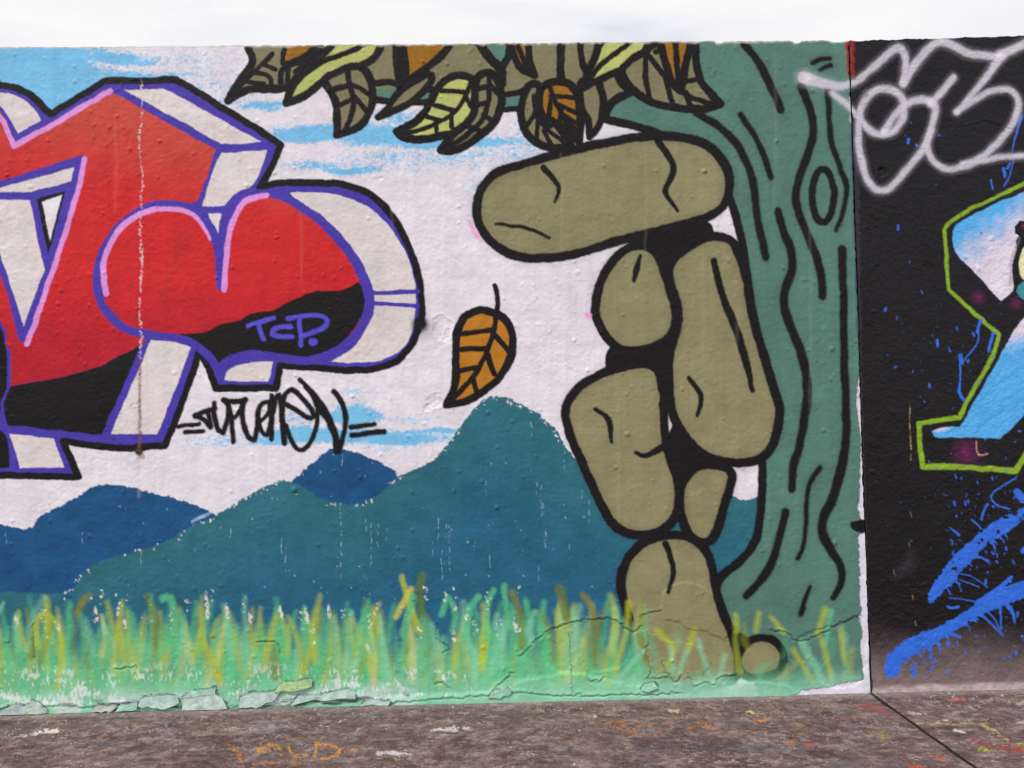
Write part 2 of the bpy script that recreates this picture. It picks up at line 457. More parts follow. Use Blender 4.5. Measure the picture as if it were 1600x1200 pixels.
c.fill(EDGE + [(1165, 1003), (1190, 1120), (1190, 1120), (1420, 1120), (1420, 1120), (1420, 30), (1420, 30), (1085, 30), (1085, 30), (1000, 120), (940, 165)], treec, E_TREE, soft=2)
c.stroke(EDGE, 12, BLACK, E_TREE, soft=2.2)
BARK = [([(1163, 70), (1180, 90), (1197, 120), (1210, 148), (1220, 172)], 11), ([(1088, 176), (1125, 200), (1150, 225), (1170, 262), (1179, 300), (1185, 350), (1197, 402)], 11),
        ([(1157, 180), (1175, 205), (1190, 235), (1200, 262), (1205, 278)], 8), ([(1252, 135), (1265, 170), (1270, 205), (1262, 240), (1248, 280), (1243, 308), (1250, 340), (1265, 375), (1278, 410), (1284, 440), (1284, 463)], 11.5),
        ([(1293, 140), (1296, 190), (1300, 225), (1312, 260), (1322, 290), (1318, 330), (1307, 360)], (8, 8, 8, 5)),
        ([(1216, 331), (1224, 360), (1235, 390), (1238, 420), (1228, 450), (1226, 480), (1235, 510), (1250, 545), (1258, 580), (1262, 610), (1258, 650), (1249, 695), (1240, 730), (1238, 764)], (11, 12, 13, 12, 11)),
        ([(1316, 390), (1317, 430), (1318, 480), (1319, 560), (1321, 620), (1322, 680), (1315, 730), (1300, 780), (1287, 808), (1285, 832), (1298, 860), (1311, 880), (1315, 900), (1311, 920), (1302, 934)], (12, 11, 11, 12, 14, 13, 8)),
        ([(1281, 731), (1268, 750), (1261, 780), (1259, 820), (1255, 850), (1247, 873)], (7, 6, 5.5, 6)), ([(1228, 800), (1220, 830), (1206, 878), (1190, 905), (1165, 931)], (11, 11, 13, 9)),
        ([(1266, 917), (1258, 938), (1251, 958)], (4, 8)), ([(1271, 98), (1283, 93), (1297, 92)], 7), ([(1281, 109), (1290, 105), (1298, 103)], (4, 6))]
for p, w in BARK:
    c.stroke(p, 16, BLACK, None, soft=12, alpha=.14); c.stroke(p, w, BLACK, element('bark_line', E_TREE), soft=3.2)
ring = [(1286 + 17 * math.cos(t), 306 + 42 * math.sin(t)) for t in np.linspace(0, 2 * math.pi, 15)[:-1]]
c.stroke(ring, 10, BLACK, element('bark_knot', E_TREE), soft=3, closed=True)

# ---- canopy along the top: one element per leaf
E_CAN = element('painted_canopy', None, 'olive painted foliage band with thick black outlines along the wall top')
c.fill([(384, 40), (394, 98), (450, 128), (500, 122), (575, 132), (590, 150), (640, 150), (700, 136), (785, 155), (815, 168), (830, 150), (905, 150), (944, 186), (962, 163), (990, 145), (1060, 150), (1090, 130), (1086, 100), (1086, 100), (1080, 40), (1080, 40), (384, 40)], LEAFOL, E_CAN)
for p in [[(588, 141), (640, 138), (690, 142), (690, 157), (640, 158), (588, 152)], [(786, 150), (832, 148), (832, 174), (786, 166)], [(760, 60), (800, 60), (790, 95), (782, 102)]]:
    c.fill(p, TREE, E_TREE)
for p, w in [([(584, 131), (610, 129), (640, 136), (690, 142)], 9), ([(588, 157), (640, 160), (690, 160)], 9), ([(786, 172), (812, 170), (830, 168)], 8), ([(786, 148), (812, 145), (825, 138)], 8),
             ([(622, 60), (623, 100), (628, 135)], 15), ([(745, 60), (765, 90), (782, 108), (785, 130)], 13), ([(800, 60), (793, 92), (782, 106)], 10), ([(878, 60), (876, 90), (876, 130)], 12), ([(907, 60), (908, 90), (914, 108)], 9),
             ([(944, 186), (952, 165), (968, 152), (988, 143)], 12), ([(936, 128), (942, 150), (944, 184)], 10), ([(962, 112), (970, 128), (985, 143)], 10), ([(400, 80), (430, 92), (455, 112)], 9), ([(440, 112), (470, 98), (500, 86)], 20)]:
    c.stroke(p, w, BLACK, E_CAN)


def leaf(label, outline, color, veins=(), w=11, vw=7):
    e = element('painted_leaf', E_CAN if outline[0][1] < 240 else None, label)
    c.fill(outline, color, e); c.stroke(outline, w, BLACK, e, closed=True)
    for q in veins: c.stroke(q, vw, BLACK, e)


leaf('olive leaf at the far end of the canopy with a drooping tip', [(388, 60), (394, 98), (375, 125), (356, 157), (356, 157), (385, 142), (420, 139), (448, 136), (455, 110), (440, 60)], LEAFOL,
     [[(356, 157), (390, 120), (425, 85)], [(385, 128), (412, 132)], [(395, 112), (420, 120), (425, 138)], [(410, 100), (430, 108)], [(380, 130), (388, 108)]], vw=6)
leaf('small orange leaf at the wall top', [(456, 60), (500, 60), (475, 88), (442, 98)], ORANGE, w=7)
leaf('olive leaf beside the small orange leaf', [(442, 108), (475, 98), (455, 132), (440, 136)], LEAFOL, [[(452, 103), (448, 135)]], w=8)
leaf('long light green leaf pointing down', [(447, 162), (447, 162), (458, 130), (478, 105), (508, 82), (535, 60), (592, 60), (585, 90), (562, 103), (530, 113), (502, 130), (476, 150)], LIGHTGR, [[(449, 158), (470, 122), (505, 96), (545, 82), (572, 68)], [(462, 112), (500, 80)]])
leaf('olive leaf with a black tip hanging over the blue streak', [(508, 124), (540, 108), (562, 104), (577, 120), (583, 145), (580, 170), (565, 195), (545, 206), (527, 212), (527, 212), (527, 190), (525, 165), (518, 145)], LEAFOL,
     [[(543, 113), (550, 145), (552, 170), (538, 206)], [(520, 141), (546, 133)], [(528, 166), (550, 155)], [(553, 133), (578, 148)], [(553, 152), (574, 175)]])
leaf('large orange leaf at the wall top', [(636, 60), (702, 60), (690, 86), (665, 107), (634, 130), (634, 130), (633, 95)], ORANGE)
leaf('narrow olive leaf under the large orange leaf', [(592, 183), (592, 183), (606, 170), (620, 148), (642, 130), (668, 116), (674, 124), (660, 145), (640, 161), (618, 174)], LEAFOL, w=10)
leaf('light green leaf with black veins', [(619, 206), (619, 206), (650, 190), (670, 165), (682, 140), (705, 121), (728, 119), (742, 130), (746, 155), (738, 180), (718, 202), (690, 212), (655, 218), (630, 214)], LIGHTGR,
     [[(737, 122), (728, 150), (704, 180), (664, 200), (630, 210)], [(690, 142), (730, 144)], [(680, 165), (708, 172)], [(668, 182), (690, 188)], [(706, 176), (706, 198)], [(682, 190), (682, 206)], [(728, 150), (738, 170)]], vw=6)
leaf('olive leaf overlapping the light green leaf', [(688, 234), (688, 234), (706, 211), (722, 200), (740, 178), (742, 150), (746, 122), (765, 114), (779, 128), (784, 160), (772, 192), (750, 212), (725, 229), (703, 236)], LEAFOL,
     [[(764, 114), (764, 150), (755, 185), (725, 215), (690, 233)], [(746, 140), (764, 134)], [(742, 165), (760, 160)], [(764, 130), (782, 150)], [(756, 180), (770, 190)], [(730, 198), (752, 205)]], w=11, vw=7)
leaf('short orange leaf tip at the wall top', [(798, 60), (822, 60), (828, 95), (836, 118), (836, 118), (815, 108), (803, 88)], ORANGE, [[(808, 70), (825, 110)]], w=10)
leaf('olive leaf behind the round orange leaf', [(826, 135), (815, 165), (815, 190), (825, 212), (845, 226), (868, 232), (892, 226), (892, 226), (872, 195), (850, 150), (840, 132)], LEAFOL,
     [[(835, 150), (840, 185), (862, 208), (888, 226)], [(822, 198), (837, 175)], [(840, 188), (838, 220)], [(842, 190), (862, 198)], [(850, 205), (860, 226)]], vw=6)
leaf('round orange leaf with black veins', [(842, 160), (846, 138), (865, 128), (888, 131), (902, 148), (906, 175), (907, 200), (905, 222), (905, 222), (888, 205), (866, 192), (848, 182)], ORANGE,
     [[(858, 132), (866, 155), (880, 185), (904, 220)], [(860, 150), (896, 152)], [(860, 155), (857, 184)], [(874, 165), (900, 176)], [(876, 172), (874, 194)], [(884, 188), (900, 205)], [(880, 180), (903, 195)]], vw=6.5)
leaf('narrow olive leaf hanging beside the round orange leaf', [(908, 128), (930, 124), (940, 145), (941, 172), (935, 198), (922, 214), (922, 214), (918, 188), (908, 165)], LEAFOL, w=10)
leaf('light green leaf hanging from the wall top', [(912, 138), (912, 138), (918, 112), (930, 90), (946, 60), (1012, 60), (1000, 90), (980, 106), (950, 118), (926, 130)], LIGHTGR, [[(915, 134), (935, 104), (960, 85), (985, 66)]])
leaf('wide olive leaf over the trunk with a black tip', [(972, 112), (985, 95), (1008, 80), (1040, 60), (1082, 60), (1088, 100), (1096, 130), (1110, 146), (1126, 163), (1126, 163), (1100, 170), (1060, 169), (1020, 160), (990, 142)], LEAFOL,
     [[(1010, 78), (1008, 120), (1016, 158)], [(1012, 85), (1040, 120), (1075, 150), (1112, 162)], [(1038, 115), (1052, 165)], [(1062, 130), (1088, 125)], [(1072, 145), (1080, 168)], [(1025, 82), (1050, 70)]], vw=7)
leaf('orange leaf lying on the wide olive leaf', [(1034, 60), (1076, 60), (1072, 98), (1064, 142), (1064, 142), (1050, 128), (1040, 98)], ORANGE, [[(1055, 60), (1058, 100), (1062, 138)]], w=11, vw=8)

# ---- balanced boulders beside the trunk (generic shapes in the olive of the wall)
def olivec(U, V): return lin(OLIVE) * (1 + (fbm(U / 60, V / 50, 45)[..., None] - .5) * .2)


def boulder(label, outline, cracks=(), w=13):
    e = element('painted_boulder', None, label)
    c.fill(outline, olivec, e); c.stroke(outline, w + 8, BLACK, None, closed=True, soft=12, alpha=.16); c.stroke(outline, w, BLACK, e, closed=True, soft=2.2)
    for q in cracks: c.stroke(q[0], q[1], BLACK, e, soft=2.4)


c.fill([(985, 372), (1060, 345), (1110, 350), (1105, 390), (1040, 450), (1000, 420)], BLACK, element('painted_gap'))
c.fill([(955, 540), (1040, 520), (1060, 600), (1040, 620), (1000, 580), (952, 595)], BLACK, element('painted_gap'))
c.fill([(1040, 690), (1070, 650), (1120, 710), (1140, 722), (1075, 760), (1045, 740)], BLACK, element('painted_gap'))
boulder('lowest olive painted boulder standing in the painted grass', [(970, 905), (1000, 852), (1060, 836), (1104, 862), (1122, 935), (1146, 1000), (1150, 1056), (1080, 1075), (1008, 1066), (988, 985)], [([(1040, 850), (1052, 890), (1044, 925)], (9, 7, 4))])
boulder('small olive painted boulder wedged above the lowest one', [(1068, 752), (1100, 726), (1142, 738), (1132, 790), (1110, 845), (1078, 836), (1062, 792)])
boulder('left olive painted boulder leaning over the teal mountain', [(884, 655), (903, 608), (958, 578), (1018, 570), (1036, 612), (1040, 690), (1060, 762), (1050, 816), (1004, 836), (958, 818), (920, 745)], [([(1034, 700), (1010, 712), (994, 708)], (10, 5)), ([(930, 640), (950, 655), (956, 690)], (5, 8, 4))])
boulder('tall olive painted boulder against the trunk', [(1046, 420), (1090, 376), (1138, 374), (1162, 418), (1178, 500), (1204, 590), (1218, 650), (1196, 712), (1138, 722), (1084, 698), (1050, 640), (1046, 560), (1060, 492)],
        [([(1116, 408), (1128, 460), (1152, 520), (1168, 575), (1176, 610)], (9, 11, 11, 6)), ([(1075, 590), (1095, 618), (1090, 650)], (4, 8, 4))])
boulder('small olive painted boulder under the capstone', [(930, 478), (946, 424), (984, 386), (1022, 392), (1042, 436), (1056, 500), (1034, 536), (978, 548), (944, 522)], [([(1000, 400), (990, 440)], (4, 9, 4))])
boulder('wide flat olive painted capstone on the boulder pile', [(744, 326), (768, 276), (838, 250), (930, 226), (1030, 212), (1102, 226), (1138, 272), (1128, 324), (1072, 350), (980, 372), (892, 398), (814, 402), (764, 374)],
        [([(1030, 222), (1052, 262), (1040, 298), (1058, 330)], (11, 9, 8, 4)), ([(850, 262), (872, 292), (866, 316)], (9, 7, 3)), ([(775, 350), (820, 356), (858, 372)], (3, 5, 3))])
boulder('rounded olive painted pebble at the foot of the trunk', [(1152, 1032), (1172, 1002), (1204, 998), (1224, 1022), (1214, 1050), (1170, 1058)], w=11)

# ---- falling leaf
leaf('orange painted leaf falling through the white sky', [(714, 520), (726, 495), (750, 485), (775, 490), (793, 505), (802, 530), (797, 560), (780, 590), (755, 612), (725, 628), (697, 633), (697, 633), (708, 610), (713, 585), (712, 550)], (180, 120, 34),
     [[(774, 447), (777, 470), (775, 495), (768, 530), (752, 568), (730, 600), (702, 628)], [(720, 522), (770, 515)], [(720, 546), (762, 545)], [(720, 580), (746, 574)], [(770, 520), (797, 550)], [(760, 550), (772, 584)], [(738, 590), (745, 612)]], w=11, vw=7)

# ---- lettering piece: purple and black outline, cream sides, red faces
E_PIECE = element('graffiti_lettering', None, 'purple and black outlined graffiti lettering with red faces')
OUT = [(-200, 100), (-120, 105), (-60, 120), (0, 133), (25, 138), (50, 150), (66, 166), (79, 178), (79, 178), (110, 160), (163, 127), (163, 127), (172, 125), (220, 127), (272, 124), (272, 124), (310, 145), (350, 170), (400, 200), (440, 228), (440, 228), (426, 258), (406, 294), (406, 294),
       (420, 289), (460, 285), (510, 286), (545, 290), (578, 304), (607, 330), (632, 370), (648, 410), (657, 450), (660, 485), (656, 508), (645, 535), (622, 562), (600, 573), (570, 578), (530, 578), (480, 574), (438, 570), (438, 570), (431, 606), (431, 606), (336, 606), (336, 606), (331, 590), (323, 570), (311, 551), (311, 551),
       (300, 585), (280, 640), (258, 696), (258, 696), (200, 700), (150, 697), (99, 690), (99, 690), (122, 745), (122, 745), (60, 744), (0, 743), (-200, 742), (-200, 742), (-200, 100)]
c.fill(OUT, PURPLE, E_PIECE); c.stroke(OUT, 9.5, BLACK, E_PIECE, closed=True)


def side(pts): c.fill([q for p in pts for q in (p, p)] if len(pts) < 6 else pts, creamc, element('letter_side', E_PIECE))


def creamc(U, V): return lin(CREAM) * (1 - .07 * fbm(U / 22, V / 18, 51)[..., None]) * (1 + (fbm(U / 40, V / 30, 52)[..., None] - .5) * np.array([-.06, -.01, .05]))


def redc(U, V):
    t = sstep(170, 330, V + (fbm(U / 50, V / 50, 53) - .5) * 60 - .18 * U + 40)[..., None]; t2 = sstep(410, 580, V + (fbm(U / 60, V / 60, 54) - .5) * 60)[..., None]
    k = (lin((196, 74, 62)) * (1 - t) + lin((200, 38, 42)) * t); k = k * (1 - t2) + lin((176, 28, 46)) * t2
    return k * (1 + (fbm(U / 14, V / 14, 55)[..., None] - .5) * .12)


side([(-120, 130), (-60, 133), (0, 145), (20, 148), (40, 157), (55, 172), (64, 187), (64, 187), (28, 209), (28, 209), (18, 190), (8, 175), (0, 166), (-40, 140)])
eA = element('letter_face', E_PIECE, 'red face of the tall peaked letter fading to orange at the top'); eC = element('letter_face', E_PIECE, 'red face of the rounded letter with a black lower part')
c.fill([(-200, 100), (-200, 100), (-60, 130), (-15, 155), (8, 190), (25, 224), (25, 224), (100, 184), (175, 144), (175, 144), (255, 188), (337, 234), (337, 234), (325, 270), (308, 315), (308, 315), (290, 340), (225, 535), (225, 535), (200, 549), (150, 574), (100, 588), (13, 604), (13, 604), (11, 545), (2, 505), (-60, 440), (-200, 420), (-200, 420), (-200, 100)], redc, eA)
c.fill([(13, 604), (13, 604), (100, 588), (150, 574), (200, 549), (218, 538), (218, 538), (194, 600), (158, 680), (158, 680), (85, 672), (10, 664), (10, 664), (-2, 632)], BLACK, eA)
c.fill([(-60, 500), (-5, 508), (9, 540), (11, 602), (-2, 632), (-60, 632)], BLACK, eA)
c.stroke([(13, 545), (13, 602), (2, 632), (10, 664)], 3, PURPLE, E_PIECE)
c.fill([(-100, 672), (0, 672), (15, 731), (15, 731), (-100, 731)], BLACK, eA)
side([(15, 678), (83, 685), (101, 730), (31, 731)]); side([(238, 526), (299, 541), (246, 678), (173, 678)])
side([(195, 141), (257, 139), (409, 222), (347, 226)])
side([(347, 239), (347, 239), (418, 235), (418, 235), (398, 285), (372, 300), (355, 314), (350, 322), (350, 322), (316, 322), (316, 322), (330, 275)])
side([(325, 334), (346, 333), (339, 367)])
# open counter of the tall letter
c.fill([(-120, 320), (-120, 320), (0, 282), (128, 242), (128, 242), (134, 247), (124, 300), (99, 384), (87, 412), (44, 534), (36, 534), (28, 526), (14, 470), (0, 428), (-120, 100)], PURPLE, E_PIECE)
side([(-120, 330), (-120, 330), (0, 294), (115, 261), (115, 261), (110, 284), (110, 284), (48, 299), (0, 301), (-120, 318)])
side([(-60, 312), (-60, 312), (46, 312), (46, 312), (69, 422), (69, 422), (37, 510), (37, 510), (0, 398), (-60, 250)])
c.fill([q for p in [(57, 311), (103, 298), (75, 399)] for q in (p, p)], BLACK, E_PIECE)
c.fill([q for p in [(66, 316), (97, 304), (78, 376)] for q in (p, p)], WHITE, element('letter_side', E_PIECE))
for p in [[(173, 142), (100, 184), (22, 228)], [(22, 228), (10, 202), (-2, 182), (-60, 130)], [(132, 249), (118, 310), (98, 375), (70, 460), (42, 538)]]:
    c.stroke(p, 6.5, PINK, E_PIECE, soft=2)
# rounded letter
CL = [(344, 447), (344, 447), (342, 410), (338, 378), (325, 350), (303, 329), (275, 320), (250, 319), (225, 326), (190, 350), (165, 385), (152, 425), (152, 450), (160, 477), (178, 500), (200, 515), (230, 523), (280, 530), (305, 540), (325, 556), (341, 579), (341, 579), (357, 564), (380, 556), (410, 555), (450, 561), (478, 563), (505, 558), (532, 545), (558, 520), (573, 492), (576, 470),
      (570, 443), (556, 412), (534, 380), (508, 352), (478, 328), (445, 309), (420, 302), (395, 303), (377, 313), (363, 332), (355, 355), (349, 395), (346, 440), (344, 447)]
side([(455, 303), (510, 302), (550, 311), (590, 335), (620, 370), (640, 410), (648, 445), (649, 480), (646, 510), (638, 532), (618, 553), (590, 564), (550, 567), (518, 565), (518, 565), (548, 546), (572, 515), (584, 485), (582, 450), (566, 410), (540, 375), (505, 338)])
for p in [[(578, 458), (653, 455)], [(578, 473), (653, 478)]]: c.stroke(p, 5, PURPLE, E_PIECE)
c.fill(CL, redc, eC)
c.fill([(268, 525), (320, 518), (345, 506), (370, 501), (395, 488), (425, 485), (450, 472), (490, 456), (535, 453), (562, 441), (574, 470), (565, 495), (550, 518), (530, 540), (500, 555), (478, 560), (440, 556), (405, 550), (375, 553), (355, 563), (342, 576), (330, 557), (310, 540)], BLACK, eC)
c.stroke(CL, 11.5, PURPLE, E_PIECE)
side([(351, 595), (351, 595), (357, 578), (375, 570), (400, 566), (427, 565), (427, 565), (419, 596), (419, 596)])
c.stroke([(165, 458), (161, 420), (169, 390), (185, 360), (210, 338), (240, 328), (270, 326), (290, 330), (310, 344), (322, 361), (328, 373)], (8, 7, 7, 6, 3), PINK, E_PIECE, soft=2)
c.stroke([(350, 452), (353, 400), (358, 365), (366, 340), (380, 318), (398, 308), (416, 305)], 7, PINK, E_PIECE, soft=2)
c.stroke([(282, 375), (268, 420), (248, 470)], (22, 18, 10), (176, 50, 44), None, soft=12, alpha=.35)
E_TCP = element('crew_initials', E_PIECE, 'purple letters TCP sprayed on the black part of the letter')
for p in [[(388, 509), (398, 505), (414, 501), (428, 497)], [(404, 505), (406, 517), (411, 529)], [(454, 510), (438, 511), (427, 516), (425, 522), (436, 526), (456, 526)], [(468, 500), (469, 520), (470, 539)],
          [(450, 498), (478, 493), (503, 494), (512, 501), (505, 512), (486, 520), (472, 525)]]: c.stroke(p, 7.2, (84, 78, 200), E_TCP, soft=2.4)
c.stroke([(488, 534), (490, 534)], 12.5, (84, 78, 200), E_TCP, soft=2.4)

# ---- black signature under the piece
E_SIG = element('painted_signature', None, 'black sprayed signature between two pairs of dashes')
for p, w in [([(278, 667), (310, 662)], 6), ([(289, 676), (317, 673)], 6), ([(304, 649), (320, 643), (336, 638)], 7), ([(304, 649), (318, 656), (328, 667)], 7), ([(325, 645), (329, 666)], 6), ([(335, 629), (334, 650), (341, 672), (348, 676), (355, 655), (357, 632), (350, 625)], 7),
             ([(349, 624), (366, 628), (383, 625)], 7), ([(384, 625), (374, 645), (362, 655)], 7), ([(358, 635), (362, 660), (364, 690)], 7), ([(379, 628), (380, 660), (388, 684), (396, 689), (402, 668), (403, 645), (411, 630), (422, 628)], 7),
             ([(422, 628), (420, 645), (408, 658)], 6), ([(403, 655), (409, 674), (417, 680), (424, 660), (424, 618)], 6.5), ([(424, 620), (425, 655), (424, 687)], 7), ([(425, 650), (430, 625), (436, 617), (440, 640), (444, 692)], 8),
             ([(444, 692), (441, 650), (444, 620), (455, 609), (470, 620), (486, 640), (490, 652), (480, 652), (460, 640), (447, 632)], 7), ([(447, 665), (455, 688), (468, 703), (480, 698), (491, 676), (497, 650), (491, 625), (480, 605), (468, 594)], 6.5),
             ([(478, 604), (495, 622), (510, 645), (522, 672), (528, 702)], 7.5), ([(498, 637), (514, 658), (523, 682), (526, 704)], 9), ([(521, 611), (532, 624), (540, 650), (537, 678), (529, 704)], 7.5), ([(526, 695), (527, 704)], 12), ([(548, 668), (585, 663)], 6.5), ([(551, 680), (575, 677), (600, 675)], 7.5)]:
    c.stroke(p, w, BLACK, E_SIG, soft=2.6)
# spray burst on the outline, pink ghost marks
c.dot(660, 510, 30, BLACK, .55, fall=True); c.dot(656, 507, 12, BLACK, 1, soft=8, eid=E_PIECE)
c.stroke([(733, 345), (742, 365), (754, 378)], (3, 7, 2), (236, 150, 205), soft=4, alpha=.8); c.dot(919, 493, 5, (236, 150, 205), .8, soft=4)

# ---- grass band
E_GRASS = element('painted_grass', None, 'green and mustard sprayed grass band at the foot of the mural', 'stuff')
base_y = np.interp(u, [0, 400, 1362], [1116, 1105, 1083])
gt = 972 + 34 * (fbm(u / 14, v / 60, 61) - .5) * 2 + np.interp(u, [0, 900, 1000, 1040, 1330], [4, 8, 22, 62, 78])
a = sstep(-14, 70, v - gt) * (.97 * np.interp(u, [900, 1010, 1120, 1345], [1, .9, .72, .55])) * (u < 1346)
gc = lin((104, 190, 138)) * (1 + (fbm(u / 14, v / 70, 62)[..., None] - .5) * .4)
oc = lin((166, 182, 64)); m_ = (sstep(.46, .70, fbm(u / 12, v / 60, 63)) * .6 * sstep(1100, 1010, v))[..., None]
gc = gc * (1 - m_) + oc * m_
c.lay((slice(0, c.R), slice(0, c.C)), a.astype(np.float32), lambda U, V: gc, E_GRASS, None, .62)
for i in range(330):
    x = rs.uniform(-420, 1010) if i < 316 else rs.uniform(1010, 1335)
    wide = x > 1010
    y0 = rs.uniform(1005, 1075); hgt = rs.uniform(50, 110) if not wide else rs.uniform(25, 70)
    tip = y0 - hgt; tip = max(tip, 928 + 24 * abs(math.sin(x * .05)) + rs.uniform(-14, 14) + (40 if wide else 0))
    lean = rs.gauss(0, 8); k = rs.random()
    col = GRASS if k < .48 else MUST if k < .74 else MINT if k < .90 else (118, 130, 34) if k < .97 else (205, 205, 130)
    bend = rs.uniform(-8, 8)
    c.stroke([(x - lean * .6, y0), (x + bend, (y0 + tip) / 2), (x + lean, tip)], (rs.uniform(8, 12), rs.uniform(9, 13), rs.uniform(4, 8)), col, E_GRASS, soft=rs.uniform(5, 10), alpha=rs.uniform(.35, .7) * (.6 if wide else 1), thr=.4)
for p, w, col in [([(655, 985), (640, 945), (628, 902)], (12, 9, 8), MUST), ([(618, 965), (632, 940), (642, 920)], (8, 10, 9), (205, 200, 70)), ([(630, 990), (640, 955), (645, 932)], 12, GRASS), ([(658, 960), (655, 925), (660, 900)], 12, (96, 120, 40)), ([(690, 960), (700, 935), (712, 960), (708, 985)], 9, GRASS),
                  ([(725, 1000), (735, 950), (748, 932)], 10, GRASS), ([(760, 1000), (762, 945), (772, 922)], 9, GRASS), ([(795, 980), (790, 940), (788, 915)], 9, GRASS), ([(815, 1010), (812, 960), (800, 925)], 10, (120, 128, 30)), ([(885, 965), (880, 940), (874, 920)], 14, (104, 116, 34)), ([(930, 975), (925, 950), (912, 930)], 10, (130, 128, 30)), ([(120, 960), (128, 940), (140, 930)], 9, (128, 126, 36)), ([(255, 935), (268, 935), (272, 965), (268, 1000)], 11, GRASS),
                  ([(60, 1010), (55, 975), (70, 960), (90, 980), (96, 1020), (88, 1075)], 8, MUST), ([(345, 1068), (330, 1030), (315, 995)], (10, 12, 9), MUST), ([(1150, 985), (1150, 962)], 9, MUST), ([(1180, 985), (1186, 958)], 8, MUST), ([(1205, 965), (1224, 988)], 8, MUST), ([(1278, 990), (1290, 952)], 10, MUST), ([(1290, 1010), (1298, 955)], 8, (104, 196, 148)), ([(1320, 1035), (1314, 985)], 8, MUST),
                  ([(1240, 1015), (1270, 1065)], 8, MUST), ([(1255, 1005), (1285, 1062)], 12, MINT), ([(1300, 1060), (1285, 1000)], 8, MUST), ([(1044, 1040), (1050, 1010), (1026, 985)], 9, MUST), ([(1075, 1015), (1085, 985)], 10, MUST), ([(1053, 1050), (1047, 1012)], 7, MINT), ([(1062, 1050), (1072, 1015)], 7, MINT), ([(1112, 1065), (1100, 1030), (1090, 1000)], 7, MINT), ([(970, 1055), (1005, 1018)], 8, MINT), ([(1122, 1060), (1132, 1025)], 7, MINT)]:
    c.stroke(p, w, col, E_GRASS, soft=6.5 if p[0][0] > 1010 else 5, alpha=.62 if p[0][0] > 1010 else .72, thr=.4)
# thin mint haze and bare white patches near the ground
a = sstep(46, 6, base_y - v + 14 * (fbm(u / 30, v / 30, 65) - .5)) * .78 * (u < 1346)
hz = lin((138, 206, 172)) * np.ones_like(gc); tw = (sstep(.36, .58, fbm(u / 40, v / 25, 66)) * np.interp(u, [0, 560, 700], [1, .9, .15]))[..., None]
hz = hz * (1 - tw) + lin((214, 224, 226)) * tw
c.lay((slice(0, c.R), slice(0, c.C)), a.astype(np.float32), lambda U, V: hz, None)
br = sstep(.60, .72, fbm(u / 3.2, v / 7, 67) * .6 + fbm(u / 30, v / 18, 68) * .48) * sstep(1025, 1062, v) * sstep(4, 14, base_y - v) * (u < 760) * .75
c.lay((slice(0, c.R), slice(0, c.C)), br.astype(np.float32), (226, 228, 230), None)
for i in range(34):
    x = rs.uniform(-60, 820); y = rs.uniform(925, 985)
    for k in range(rs.randint(2, 9)): c.dot(x + rs.gauss(0, 2.2), y + rs.gauss(0, 9), rs.uniform(.6, 2.0), (226, 222, 190) if rs.random() < .6 else (214, 226, 230), rs.uniform(.5, .95))
for x, y, l in [(24, 962, 12), (148, 948, 20), (322, 925, 40), (354, 942, 22), (478, 950, 22), (438, 945, 20), (512, 945, 18), (88, 968, 16), (193, 965, 14), (390, 955, 18), (708, 985, 16), (803, 965, 20), (572, 1005, 12)]:
    c.stroke([(x, y), (x + 3, y + l)], (1.5, 7, 5), (226, 222, 206), soft=3, alpha=.85, rough=lambda U, V: sstep(.3, .5, vnoise(U / 2.5, V / 3, 70)))
# bare whitewash at the corner by the joint and its flaked edge
PEEL = [(1343, 585), (1345, 700), (1344, 770), (1340, 790), (1345, 812), (1342, 838), (1343, 900), (1345, 955), (1342, 965), (1348, 985), (1346, 1012), (1349, 1040), (1350, 1060), (1318, 1068), (1296, 1074), (1262, 1077), (1240, 1086), (1240, 1100), (1400, 1100), (1400, 585)]
E_BARE = element('bare_whitewash', None, 'bare white patch where paint has flaked along the joint')
c.fill(PEEL, (216, 212, 224), E_BARE, mode='rough', soft=2); c.fill([(1330, 816), (1352, 812), (1352, 834), (1334, 828)], BLACK, E_BARE, mode='rough')
c.stroke([(1325, 60), (1326, 90), (1330, 130)], (9, 8, 4), (150, 44, 34), None, soft=4, mode='rough'); c.stroke([(1329, 128), (1331, 190)], 6, (190, 186, 200), None, soft=4, alpha=.7, mode='rough'); c.stroke([(1331, 195), (1341, 520)], 5, (44, 60, 92), None, soft=3, alpha=.7)

# ---- hairline joint under the render, with flaked white and rust
E_SEAM = element('render_seam', None, 'vertical crack line through the lettering, flaked white and rusty', 'stuff')
yy = 126
while yy < 700:
    x = 221 - 3 * (yy - 126) / 580 + 1.6 * math.sin(yy * .05); rusty = yy > 560
    if rs.random() < .8:
        c.dot(x + rs.gauss(0, 1.0), yy, rs.uniform(.5, 1.9), (104, 72, 48) if rusty else (222, 206, 206), rs.uniform(.4, .95), eid=E_SEAM)
    yy += rs.uniform(1.0, 3.2)
c.stroke([(219, 560), (218, 640), (218, 706)], (2, 4, 5), (120, 84, 56), E_SEAM, soft=4, alpha=.65); c.dot(217, 706, 6, (60, 36, 26), .9, soft=4)
c.stroke([(217, 706), (216, 745), (217, 775)], (5, 3), (196, 176, 160), soft=6, alpha=.35)

